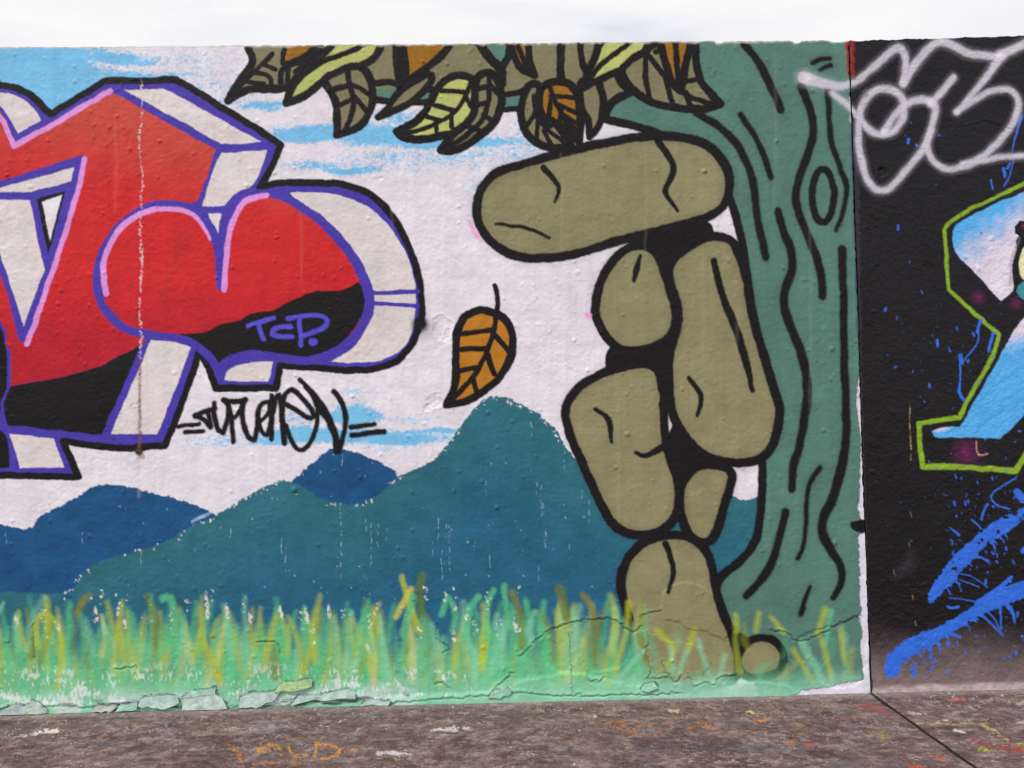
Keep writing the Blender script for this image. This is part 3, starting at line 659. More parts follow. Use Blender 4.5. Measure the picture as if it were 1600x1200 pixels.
c.rgb *= (1 + .11 * (fbm(u / 5, v / 150, 27)[..., None] - .5) + .13 * (fbm(u / 120, v / 90, 28)[..., None] - .5) + .07 * (fbm(u / 170, v / 5, 29)[..., None] - .5))
ztop = np.arange(c.R)[:, None] * D
a = sstep(.013, .002, ztop + .016 * (fbm(u / 14, v * 0, 46) - .38)) * .75
c.lay((slice(0, c.R), slice(0, c.C)), np.broadcast_to(a, u.shape).astype(np.float32), (206, 200, 190), None)
a = sstep(.50, .64, fbm(u / 26, v / 5, 47)) * sstep(16, 3, np.abs(base_y - 6 - v)) * (u < 640) * .8  # broken dark line at the foot, painted as contact shade under the flakes
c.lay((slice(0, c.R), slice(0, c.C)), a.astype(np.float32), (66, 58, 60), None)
for x, y0, y1, w in [(1008, 235, 395, 3), (876, 240, 392, 4), (1150, 430, 700, 3), (1265, 330, 640, 4), (1098, 390, 560, 3), (965, 600, 800, 3), (1210, 80, 330, 4), (612, 300, 470, 3), (850, 430, 600, 4), (470, 330, 440, 3), (180, 190, 330, 3)]:
    c.stroke([(x, y0), (x + 1.5, (y0 + y1) / 2), (x, y1)], (w * .4, w, w * .5), (196, 188, 170), None, soft=5, alpha=.10)
# white tag laid over both panels later
# ---- relief of the mural render
def relief(c, grain, seed, lumps, sizes, region):
    u, v = c.u, c.v
    c.h += .0045 * (fbm(u / 260, v / 260, seed) - .5) * 2 + .0011 * (fbm(u / 38, v / 30, seed + 1, 2) - .5) * 2
    grain = grain * (.45 + 1.1 * fbm(u / 95, v / 70, seed + 9))
    c.h += .0009 * (fbm(u / 60, v / 9, seed + 5) - .5) * sstep(.45, .7, fbm(u / 140, v / 110, seed + 6))
    c.h += grain * ((vnoise(u / 7.5, v / 6.5, seed + 2) - .5) * 1.1 + (vnoise(u / 3.9, v / 3.5, seed + 3) - .5) * 1.25)
    r = random.Random(seed)
    for i in range(lumps):
        x = r.uniform(*region[:2]); y = r.uniform(*region[2:])
        if vnoise(np.array([x / 70.]), np.array([y / 70.]), 12)[0] < .42 * r.random() + .12: continue
        s_ = 1.9 + sizes * r.random() ** 4
        c.bump(x, y, s_, s_ * .00085 * r.uniform(.35, 1.2))


relief(CM, .00085, 81, 4200, 2.6, (-700, 1345, 70, 1075))
for x, y, r_ in [(562, 745, 7), (560, 735, 4), (522, 737, 5), (777, 793, 7), (460, 765, 9), (762, 645, 6), (622, 857, 6), (171, 200, 6), (250, 222, 6), (166, 228, 5), (183, 183, 5), (202, 233, 7), (11, 273, 7), (432, 372, 6), (1100, 268, 9), (980, 678, 8), (1303, 850, 7), (1213, 222, 6), (1300, 545, 8), (699, 100, 6), (660, 96, 6), (550, 620, 6)]:
    c.bump(x, y, r_ * .62, r_ * .0007); c.bump(x + 1.5, y - 1.2, r_ * .4, r_ * .0003)
c.bump(693, 512, 24, .004, 'crater'); c.bump(702, 528, 14, .003, 'crater'); c.bump(678, 628, 15, .004, 'crater'); c.bump(668, 637, 11, .003, 'crater'); c.bump(595, 276, 7, .003, 'crater')
c.groove([(222, 74), (220, 300), (219, 560), (217, 706)], 1.6, .0016)
CR = [[(812, 1025), (830, 1010), (860, 985), (905, 970), (955, 968), (985, 987), (1000, 980)], [(1000, 965), (1020, 958), (1036, 957)], [(1205, 985), (1230, 990), (1247, 1003), (1280, 993), (1310, 975), (1342, 966)], [(1010, 988), (1013, 1000), (1010, 1022), (1016, 1045), (1012, 1060), (1045, 1058)], [(1033, 1032), (1042, 1050), (1055, 1066), (1064, 1056)],
      [(890, 990), (892, 1030), (894, 1084)], [(1075, 1055), (1085, 1072), (1098, 1066), (1115, 1070), (1125, 1058), (1152, 1055)], [(1000, 1076), (1012, 1072), (1024, 1074)], [(180, 1045), (215, 1043)], [(15, 985), (15, 1010)], [(52, 975), (53, 1030)], [(400, 1002), (432, 1004), (438, 1020)], [(588, 1097), (640, 1096), (700, 1092), (760, 1086), (778, 1080)], [(770, 1080), (785, 1066), (800, 1050)],
      [(780, 1078), (800, 1082), (830, 1083)], [(918, 1050), (920, 1064), (935, 1065), (942, 1058)], [(690, 1020), (700, 1010), (680, 995), (684, 975)], [(680, 1070), (692, 1066), (700, 1074)], [(810, 346), (830, 350), (850, 362), (862, 372)], [(660, 380), (700, 398), (735, 420)], [(800, 515), (860, 560), (920, 590)], [(1200, 676), (1260, 680), (1315, 676)], [(830, 1085), (900, 1087), (980, 1086), (1060, 1083)], [(0, 1108), (60, 1103), (130, 1106), (215, 1101), (330, 1109)]]
for i, p in enumerate(CR):
    th = i in (18, 19, 20, 21)
    c.groove(p, 1.2 if th else 2.2, .0012 if th else .0042, 0 if th else .0028)
    if not th: c.stroke(p, 1.4, (58, 52, 50), soft=1.8, alpha=.45)  # dark line painted into the grooves: crack shade with some dirt
FLK = [([(218, 1103), (221, 1092), (240, 1087), (278, 1087), (281, 1097), (262, 1106)], (196, 210, 214)), ([(287, 1108), (287, 1091), (300, 1084), (335, 1082), (348, 1090), (357, 1106), (322, 1110)], (206, 204, 206)), ([(284, 1090), (300, 1080), (322, 1078), (337, 1075), (337, 1084), (302, 1087)], (176, 206, 196)),
       ([(374, 1104), (378, 1088), (395, 1083), (425, 1082), (442, 1077), (432, 1092), (402, 1105)], (204, 206, 210)), ([(-2, 1118), (6, 1108), (20, 1102), (38, 1102), (41, 1117)], (170, 168, 176)), ([(39, 1117), (38, 1103), (50, 1096), (62, 1100), (76, 1112), (60, 1118)], (196, 182, 178)),
       ([(145, 1110), (150, 1103), (184, 1102), (181, 1108), (160, 1112)], (204, 170, 160)), ([(430, 1080), (445, 1066), (470, 1064), (487, 1061), (487, 1072), (460, 1078)], (168, 190, 96)), ([(455, 1100), (465, 1090), (510, 1093), (556, 1089), (556, 1080), (545, 1077), (500, 1086), (468, 1087)], (196, 214, 206)),
       ([(182, 1110), (190, 1100), (216, 1099), (216, 1107)], (150, 196, 176)), ([(1000, 1077), (1006, 1070), (1022, 1066), (1028, 1074), (1012, 1080)], (130, 196, 156)), ([(762, 1090), (770, 1080), (792, 1074), (800, 1082), (780, 1090)], (140, 194, 160)), ([(565, 1100), (575, 1094), (610, 1095), (606, 1102)], (186, 192, 190)), ]
for poly, colr in FLK:
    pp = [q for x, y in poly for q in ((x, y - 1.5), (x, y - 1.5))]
    c.stroke(pp, 2.2, (46, 42, 60), None, soft=2.0, alpha=.9, closed=True, mode='rough'); c.fill(pp, (196, 210, 208), None, alpha=.5)  # dark outline painted in for the shaded gap behind each flake
c.raise_plate([(1037, 925), (1036, 964), (1060, 970), (1075, 983), (1100, 985), (1132, 997), (1145, 970), (1110, 925), (1070, 910)], .0042)
c.raise_plate([(985, 1000), (1005, 985), (1040, 1000), (1090, 1010), (1110, 1040), (1080, 1058), (1030, 1056), (1010, 1030)], .0025); c.raise_plate([(1245, 1002), (1310, 975), (1348, 965), (1350, 1060), (1290, 1070)], -.004)
c.raise_plate([(860, 985), (905, 971), (955, 969), (985, 990), (970, 1040), (880, 1050), (845, 1020)], -.0032); c.raise_plate(PEEL, -.0045)
c.raise_plate([(830, 1060), (900, 1052), (1000, 1072), (1150, 1064), (1240, 1076), (1240, 1120), (600, 1130), (600, 1092), (760, 1080)], .004, 5)

# ================================================================== BLACK PANEL
c = CB; u, v = c.u, c.v
c.rgb[:] = lin((25, 23, 26)); c.rgb *= (1 + (fbm(u / 18, v / 18, 70)[..., None] - .5) * .6)
bt = sstep(960, 1072, v + (fbm(u / 50, v / 30, 71) - .5) * 40)
c.rgb = c.rgb * (1 - bt[..., None]) + lin((122, 106, 104)) * (1 + (fbm(u / 9, v / 9, 72)[..., None] - .5) * .4) * bt[..., None]
c.gl += .25 + .35 * sstep(840, 900, v - .2 * (1500 - u))
c.fill([(1395, 905), (1430, 890), (1425, 860), (1412, 880)], (56, 50, 56), None, soft=14, alpha=.5)
c.stroke([(1339, 190), (1340, 300), (1346, 620)], (8, 5, 3), (66, 56, 70), None, soft=5, alpha=.6, mode='rough')
c.stroke([(1330, 60), (1331, 80), (1333, 120)], (11, 7, 4), (150, 44, 34), None, soft=4, mode='rough', alpha=.9)
E_PC2 = element('graffiti_lettering', None, 'sky blue letter shapes in a lime green outline on black')


def bluec(U, V):
    t = np.clip(((U - 1500) * .8 + (V - 350)) / 120, 0, 1); t = np.where(V > 520, np.clip(1 - (V - 500) / 60, 0, 1) * .75, t)
    t = np.where((V > 600) & (U < 1500), np.clip(1 - np.hypot((U - 1468) / 28, (V - 668) / 12), 0, 1), t)
    t = sstep(.1, .9, t + (fbm(U / 18, V / 18, 73) - .5) * .5)[..., None]
    return (lin((84, 172, 236)) * (1 - t) + lin((222, 212, 226)) * t)


LIMEP = [(1720, 235), (1660, 261), (1600, 287), (1560, 306), (1520, 325), (1490, 343), (1476, 359), (1476, 359), (1479, 395), (1484, 451), (1484, 451), (1500, 467), (1530, 495), (1562, 523), (1562, 523), (1556, 545), (1540, 580), (1523, 607), (1500, 652), (1500, 652), (1437, 661), (1437, 661), (1439, 700), (1443, 730), (1443, 730), (1487, 729), (1590, 736), (1590, 736), (1610, 700), (1690, 560)]
c.stroke(LIMEP, (6, 5.5, 5.5, 6.5, 8, 9, 9), LIME, E_PC2, soft=2.4)
c.fill([(1760, 230), (1600, 300), (1560, 316), (1512, 340), (1492, 355), (1491, 385), (1500, 402), (1530, 432), (1565, 470), (1565, 470), (1584, 452), (1582, 425), (1588, 392), (1605, 360), (1760, 300)], bluec, E_PC2)
c.fill([(1720, 410), (1640, 460), (1604, 492), (1582, 522), (1545, 590), (1502, 666), (1502, 666), (1475, 668), (1457, 675), (1461, 683), (1500, 684), (1564, 685), (1564, 685), (1600, 648), (1720, 500)], bluec, E_PC2)
c.stroke([(1570, 640), (1535, 665), (1520, 684)], 1.5, (48, 120, 190), None, soft=2, alpha=.7)
c.fill([(1594, 402), (1606, 382), (1640, 380), (1640, 420), (1600, 436)], (226, 222, 180), E_PC2)
c.stroke([(1602, 372), (1592, 400), (1588, 425), (1594, 445)], 7, (22, 18, 24), E_PC2); c.stroke([(1594, 372), (1581, 410), (1580, 445)], 3.5, (120, 104, 156), None, soft=4, alpha=.6); c.dot(1599, 358, 13, (22, 18, 24), eid=E_PC2); c.dot(1600, 353, 6, (150, 30, 90), .8, fall=True)
c.fill([(1590, 455), (1600, 440), (1640, 420), (1640, 450), (1605, 470)], (60, 140, 150), None)
for x, y, r_ in [(1530, 464, 16), (1588, 474, 14), (1512, 708, 34), (1510, 707, 9), (1532, 463, 5)]: c.dot(x, y, r_, (150, 40, 118), .42, fall=True)
for q in [[(1530, 710), (1537, 712), (1545, 709)], [(1526, 690), (1527, 706), (1532, 712)]]: c.stroke(q, 1.8, (214, 160, 130), soft=1.5, alpha=.8)
# royal blue splashes and spatter
E_SPL = element('paint_splash', None, 'royal blue poured paint splash, lower of the two on the black wall')
E_SPL2 = element('paint_splash', None, 'royal blue paint splash above the long lower splash')
E_DRIP = element('paint_drips', None, 'royal blue drips and threads of thrown paint', 'stuff')
sp = lambda U, V: sstep(.22, .40, vnoise(U / 5, V / 5, 74) * .6 + vnoise(U / 14, V / 14, 75) * .5)
c.stroke([(1394, 1048), (1398, 1036), (1415, 1018), (1445, 1002), (1485, 980), (1530, 953), (1570, 932), (1610, 918), (1700, 880)], (24, 26, 18, 16, 26, 28, 16, 14), ROYAL, E_SPL, soft=1.6, mode='rough', gloss=1)
c.stroke([(1530, 942), (1556, 925), (1582, 902)], (10, 7, 5), ROYAL, E_SPL, soft=1.6, gloss=1)
for p, w in [([(1563, 945), (1565, 965), (1566, 983)], (6, 3, 2)), ([(1575, 945), (1584, 960), (1586, 972)], (7, 5, 3)), ([(1528, 958), (1550, 975), (1569, 994)], (3, 2, 2)), ([(1540, 952), (1556, 970), (1566, 990)], (2.5, 1.5)), ([(1480, 990), (1495, 993), (1502, 996)], (8, 5, 4)), ([(1390, 1022), (1388, 1030), (1394, 1036)], (4, 5, 4)), ([(1400, 1018), (1420, 1012)], (5, 4))]: c.stroke(p, w, ROYAL, E_SPL, gloss=1)
c.stroke([(1456, 934), (1468, 915), (1492, 888), (1510, 868), (1532, 848), (1552, 832), (1580, 815), (1615, 795), (1680, 770)], (10, 18, 26, 20, 24, 17, 9, 8), ROYAL, E_SPL2, soft=1.6, mode='rough', gloss=1, rough=sp)
c.stroke([(1456, 936), (1470, 916), (1490, 900)], (12, 20, 16), ROYAL, E_SPL2, mode='rough', gloss=1)
for p, w in [([(1500, 906), (1515, 912), (1532, 919)], 1.5), ([(1485, 935), (1510, 938), (1525, 941)], 1.5), ([(1482, 948), (1490, 950), (1499, 949)], 4), ([(1500, 896), (1520, 902), (1545, 918)], 1.4), ([(1590, 745), (1570, 758), (1553, 770), (1551, 780), (1562, 791), (1580, 795)], 2.4), ([(1486, 825), (1497, 833), (1500, 836)], (1.5, 4)), ([(1545, 788), (1538, 800), (1536, 812)], (3, 4, 3)), ([(1520, 812), (1528, 818), (1534, 826)], 2.5),
             ([(1534, 502), (1530, 512), (1528, 520)], (6, 4)), ([(1553, 521), (1549, 535), (1546, 548)], (5, 4)), ([(1530, 520), (1528, 535), (1518, 550), (1508, 563)], 2), ([(1502, 556), (1504, 566)], 7), ([(1502, 566), (1502, 590), (1500, 612), (1507, 625)], (3, 2.5, 5)), ([(1465, 532), (1466, 540)], 4), ([(1425, 1045), (1434, 1042)], 5), ([(1455, 1048), (1460, 1040)], 3), ([(1585, 240), (1578, 275), (1570, 290)], 2), ([(1597, 180), (1590, 205), (1582, 235)], (4, 3, 1.5)),
             ([(1568, 262), (1571, 275)], 5), ([(1578, 255), (1574, 262)], 4), ([(1546, 228), (1544, 235)], 4), ([(1550, 280), (1552, 295)], 3), ([(1430, 1050), (1428, 1056)], 6), ([(1592, 770), (1600, 780)], 12), ([(1600, 862), (1606, 856)], 9)]: c.stroke(p, w, ROYAL, E_DRIP, soft=1.5, gloss=.9)
for i in range(330):
    k = rs.random()
    if k < .45: x, y = rs.gauss(1540, 55), rs.gauss(820, 75)
    elif k < .6: x, y = rs.gauss(1490, 60), rs.gauss(540, 40)
    elif k < .8: x, y = rs.gauss(1540, 60), rs.gauss(1000, 35)
    else: x, y = rs.uniform(1400, 1700), rs.uniform(80, 740)
    if x < 1365: continue
    s_ = .5 + 2.6 * rs.random() ** 4
    c.stroke([(x, y), (x + rs.gauss(0, 1.5), y + rs.uniform(0, 4) * s_ * .6)], s_ * 1.4, ROYAL, None, soft=1.3, alpha=rs.uniform(.5, 1))
yy = 632
while yy < 725:
    c.stroke([(1422 + (yy - 632) * .03, yy), (1422.5 + (yy - 632) * .03, yy + 8)], 1.3, (200, 176, 140), soft=1.4, alpha=rs.uniform(.2, .8)); yy += rs.uniform(6, 22) if yy > 690 else rs.uniform(6, 11)
for x, y in [(1424, 800), (1428, 930), (1431, 970), (1421, 848), (1444, 1005), (1398, 890)]: c.stroke([(x, y), (x + 1, y + 7)], 1.3, (170, 146, 122), soft=1.4, alpha=.5)
for i in range(24):                                            # ragged whiskers thrown off the two splashes
    t = rs.random(); up = rs.random() < .5
    x, y = (1400 + 190 * t, 1040 - 118 * t) if up else (1470 + 125 * t, 918 - 112 * t)
    L_ = rs.uniform(8, 30); an = rs.uniform(-.2, 1.3)
    c.stroke([(x, y), (x + L_ * .6 * math.cos(an), y + L_ * .6 * math.sin(an)), (x + L_ * math.cos(an + .2), y + L_ * math.sin(an + .2))], (rs.uniform(4, 9), 2.5, 1), ROYAL, E_DRIP, soft=1.5, gloss=.9, mode='rough')
# crust along the foot
E_CRUST = element('mortar_crust', None, 'pale pinkish mortar crust along the foot of the black wall')
c.lay((slice(0, c.R), slice(0, c.C)), (sstep(13, 5, np.interp(u, [1362, 1600], [1083, 1075]) - v + 7 * (fbm(u / 22, v / 10, 76) - .45)) * .9).astype(np.float32),
      lambda U, V: lin((190, 172, 170)) * (1 + (fbm(U / 7, V / 5, 77)[..., None] - .5) * np.array([.5, .6, .6])), E_CRUST)
relief(CB, .0013, 131, 700, 3.0, (1340, 2000, 60, 1075))
c.bump(1381, 266, 11, .006, 'crater'); c.bump(1379, 263, 5, .004, 'crater'); c.bump(1452, 415, 12, .002, 'crater')
for p in [[(1420, 805), (1450, 775), (1500, 735), (1515, 722)], [(1495, 200), (1515, 195), (1550, 192), (1590, 205)], [(1585, 1052), (1595, 1045), (1610, 1040)], [(1495, 1035), (1497, 1048)], [(1340, 620), (1400, 790), (1430, 785)]]: c.groove(p, 1.4, .0018, .0012)
c.h += .003 * bt * (fbm(u / 26, v / 16, 78) - .3)

# ---- white tag across both panels
T = [([(1255, 121), (1268, 125), (1290, 131), (1316, 134), (1340, 126), (1375, 96), (1398, 76), (1410, 76), (1416, 92), (1415, 112), (1412, 131), (1412, 131), (1424, 110), (1445, 82), (1462, 67), (1475, 65), (1492, 72), (1514, 82), (1540, 86), (1562, 86), (1600, 68), (1660, 40)], (20, 13, 10, 12, 12, 13, 13, 12, 13, 14, 12)),
     ([(1565, 88), (1545, 115), (1520, 147), (1496, 175), (1496, 175), (1522, 156), (1552, 141), (1577, 140), (1592, 156), (1588, 182), (1566, 216), (1532, 247), (1500, 262), (1475, 262), (1456, 247), (1449, 226), (1454, 206), (1461, 186), (1463, 167), (1453, 156), (1436, 155), (1416, 164), (1397, 183), (1383, 205)], (13, 9, 10, 10, 11, 10, 11, 11, 12)),
     ([(1300, 146), (1325, 164), (1345, 186), (1365, 206), (1385, 209), (1403, 199), (1414, 176), (1411, 154), (1398, 141), (1380, 138), (1361, 145), (1348, 164), (1343, 192), (1344, 230), (1351, 265), (1362, 288), (1375, 297), (1391, 292), (1416, 267), (1440, 237), (1456, 204)], (9, 10, 11, 12, 11, 10, 11)),
     ([(1457, 160), (1474, 141), (1491, 120)], (11, 10, 9)), ([(1505, 255), (1540, 250), (1575, 244), (1660, 243)], (8, 9))]
for cc, par in ((CM, None), (CB, None)):
    e = element('painted_tag', None, 'looping white spray paint tag' + (' running onto the tree trunk' if cc is CM else ' at the top of the black wall'))
    for p, w in T:
        if cc is CM and p[0][0] > 1330: continue
        wo_ = tuple(k * 1.45 for k in w)
        cc.stroke(p, wo_, TAG, None, soft=9, alpha=.20); cc.stroke(p, tuple(k * .9 for k in w), TAG, e, soft=4.5, alpha=.86)
    for x, y, r_ in ([(1262, 122, 12)] if cc is CM else [(1564, 86, 13), (1413, 128, 9), (1497, 174, 8), (1382, 205, 9), (1455, 160, 10)]): cc.dot(x, y, r_, (232, 228, 238), .8, fall=True)

# ------------------------------------------------------------------ turn the surfaces into meshes, one per painted element
def tag(o, label=None, cat=None, group=None, kind=None):
    for k, val in (('label', label), ('category', cat), ('group', group), ('kind', kind)):
        if val: o[k] = val
    return o


def empty(name, loc):
    o = bpy.data.objects.new(name, None); COL.objects.link(o); o.location = loc; o.empty_display_size = .2; return o


def mesh_object(name, verts, faces, mat, parent=None, origin=(0, 0, 0)):
    me = bpy.data.meshes.new(name); me.from_pydata([tuple(p) for p in verts], [], faces); me.update()
    me.materials.append(mat); o = bpy.data.objects.new(name, me); COL.objects.link(o)
    if parent: o.parent = parent
    return o


def grid_part(name, cv, mask, mat, parent, origin, normal):
    """faces of the grid where mask is set, as one mesh"""
    rr, cc_ = np.nonzero(mask)
    C = cv.C; i0 = rr * C + cc_
    quads = np.stack([i0, i0 + C, i0 + C + 1, i0 + 1], 1)
    used, inv = np.unique(quads.ravel(), return_inverse=True)
    P = (cv.P + cv.h[..., None] * np.asarray(normal)).reshape(-1, 3)[used] - np.asarray(origin)
    n = len(quads); me = bpy.data.meshes.new(name)
    me.vertices.add(len(used)); me.vertices.foreach_set('co', P.astype(np.float32).ravel())
    me.loops.add(n * 4); me.loops.foreach_set('vertex_index', inv.astype(np.int32).ravel())
    me.polygons.add(n); me.polygons.foreach_set('loop_start', np.arange(0, n * 4, 4, dtype=np.int32))
    at = me.attributes.new('paint', 'FLOAT_COLOR', 'POINT')
    col = np.concatenate([np.clip(cv.rgb, .002, .86), np.clip(cv.gl, 0, 1)[..., None]], -1).reshape(-1, 4)[used]
    at.data.foreach_set('color', col.astype(np.float32).ravel())
    me.update(calc_edges=True); me.materials.append(mat)
    o = bpy.data.objects.new(name, me); COL.objects.link(o)
    if parent: o.parent = parent
    return o


def split_panel(cv, root, mat):
    origin = np.array(root.location); ids = cv.id[:-1, :-1]; objs = {}
    order = [e for e in np.unique(ids)]
    order.sort(key=lambda e: 0 if ELS[e]['parent'] is None else 1)
    for e in order:
        m = ids == e
        if m.sum() < 12: 
            continue
        d = ELS[e]; par = objs.get(d['parent'], root) if d['parent'] is not None else root
        o = grid_part(d['name'], cv, m, mat, par, origin, (0, -1, 0)); objs[e] = o
        tag(o, d['label'], kind=d['kind'])
    return objs


# specks too small to make a part go back to their surroundings
mural = empty('mural_wall', (-1.0, 0, 0)); tag(mural, 'white rendered wall painted with red lettering, mountains, boulders and a tree', 'wall', kind='thing')
black = empty('black_wall', (3.0, 0, 0)); tag(black, 'black painted wall section with white tag and blue splashes', 'wall', kind='thing')
CB.P[..., 1] += .006
split_panel(CM, mural, M_PAINT); split_panel(CB, black, M_BLACKWALL)


def core(cv, root, x0, x1, mat, thick=.22):
    """concrete body behind the painted face and the weathered top"""
    o = np.array(root.location); P = (cv.P + cv.h[..., None] * np.array([0, -1, 0]))
    f = P[0] - o; n = len(f); rows = [f, f + np.array([0, .02, .001]), f + np.array([0, .12, .004]), f + np.array([0, thick, -.003])]
    V = np.concatenate(rows); F = [(k * n + i, k * n + i + 1, (k + 1) * n + i + 1, (k + 1) * n + i) for k in range(3) for i in range(n - 1)]
    mesh_object('wall_top', V, F, mat, root)
    x0 -= o[0]; x1 -= o[0]; a, b, z = .022, thick, HW - .02
    V = [(x0, a, 0), (x1, a, 0), (x1, b, 0), (x0, b, 0), (x0, a, z), (x1, a, z), (x1, b, z), (x0, b, z)]
    mesh_object('wall_core', V, [(0, 1, 2, 3), (4, 7, 6, 5), (0, 4, 5, 1), (1, 5, 6, 2), (2, 6, 7, 3), (3, 7, 4, 0)], M_CONCRETE, root)
    for ci, nm in ((0, 'wall_edge'), (-1, 'wall_edge')):
        f = P[:, ci] - o; V = np.concatenate([f, f + np.array([0, .03, 0])]); n = len(f)
        mesh_object(nm, V, [(i, i + 1, n + i + 1, n + i) for i in range(n - 1)], mat_edge, root)


mat_edge = plain_material('grimy_edge', (.05, .045, .05), nscale=40)
core(CM, mural, -3.7, XJ0 - .001, M_CONCRETE); core(CB, black, XJ1 + .001, 4.3, plain_material('dark_top', (.16, .15, .14)))

# ---- curled flakes of thick old paint at the foot of the mural
def jagged(poly, seed):
    r = np.random.default_rng(seed + 40); out = []
    for k in range(len(poly)):
        a, b = np.array(poly[k], float), np.array(poly[(k + 1) % len(poly)], float); n = max(1, int(np.hypot(*(b - a)) / 7))
        for j in range(n): out.append(a + (b - a) * j / n + r.normal(0, .9, 2))
    return np.array(out)


for i, (poly, colr) in enumerate(FLK):
    ol = jagged(poly, i); W = np.array([on_wall(*p) for p in ol]); zlo, zhi = W[:, 1].min(), W[:, 1].max(); cx = W[:, 0].mean(); cz = W[:, 1].mean()
    root = black if poly[0][0] > 1365 else mural; o = np.array(root.location)
    rg = np.random.default_rng(i); curl = rg.uniform(.002, .007)
    rings = []
    for s_ in (1.0, .72, .4):
        w = np.stack([cx + (W[:, 0] - cx) * s_, cz + (W[:, 1] - cz) * s_], 1); t = np.clip((w[:, 1] - zlo) / (zhi - zlo + 1e-6), 0, 1)
        y = -(.010 + curl * (1 - t) ** 1.3 + .0015 * rg.random(len(w))); rings.append(np.stack([w[:, 0], y, np.maximum(w[:, 1], .003)], 1))
    n = len(W); back = rings[0] + np.array([0, .0035, 0]); V = np.concatenate(rings + [[[cx, -(.010 + curl * .45), cz]], back]) - o
    F = []
    for k in range(2): F += [(k * n + j, k * n + (j + 1) % n, (k + 1) * n + (j + 1) % n, (k + 1) * n + j) for j in range(n)]
    F += [(2 * n + j, 2 * n + (j + 1) % n, 3 * n) for j in range(n)]
    b0 = 3 * n + 1; F += [(j, b0 + j, b0 + (j + 1) % n, (j + 1) % n) for j in range(n)]; F.append(tuple(range(b0, b0 + n)))
    mesh_object('paint_flake', V, F, plain_material('flake_paint', tuple(float(k) for k in lin(tuple(.5 * q + .5 * w for q, w in zip(colr, (150, 190, 176))))), rough=.6, nscale=26, var=.38, bump=.5, bdist=.003), root)

# ---- rusted bolt stub at the foot of the seam
bx, bz = on_wall(217, 706); o = np.array(mural.location); V = []; F = []
for k, (r_, y) in enumerate([(.010, -.002), (.0115, -.009), (.009, -.014), (.005, -.014), (.004, -.008)]):
    for j in range(14):
        t = 2 * math.pi * j / 14; q = 1 + .12 * math.sin(3 * t + k); V.append((bx + r_ * q * math.cos(t) - o[0], y - o[1], bz + r_ * q * math.sin(t)))
F = [(k * 14 + j, k * 14 + (j + 1) % 14, (k + 1) * 14 + (j + 1) % 14, (k + 1) * 14 + j) for k in range(4) for j in range(14)] + [tuple(range(56, 70))]
tag(mesh_object('rusty_bolt', V, F, M_RUST, mural), 'rusted bolt stub at the end of the crack line')

# ================================================================== PAVEMENT
def growth(start, d, end):
    out = [start]; s_ = d
    while abs(out[-1] - start) < abs(end - start): out.append(out[-1] + math.copysign(s_, end - start)); s_ *= 1.35
    return np.array(out)


YS = np.concatenate([-axis(0, 1.0, .0055) + .012, growth(-1.0 + .012, .02, -14)[1:]])
GJ = 1.6945


def edge(y, k): return .0028 * (fbm(y * 30, y * 0 + k, 90) - .5) * 2 + .0018 * (vnoise(y * 120, y * 0, k) - .5) * 2


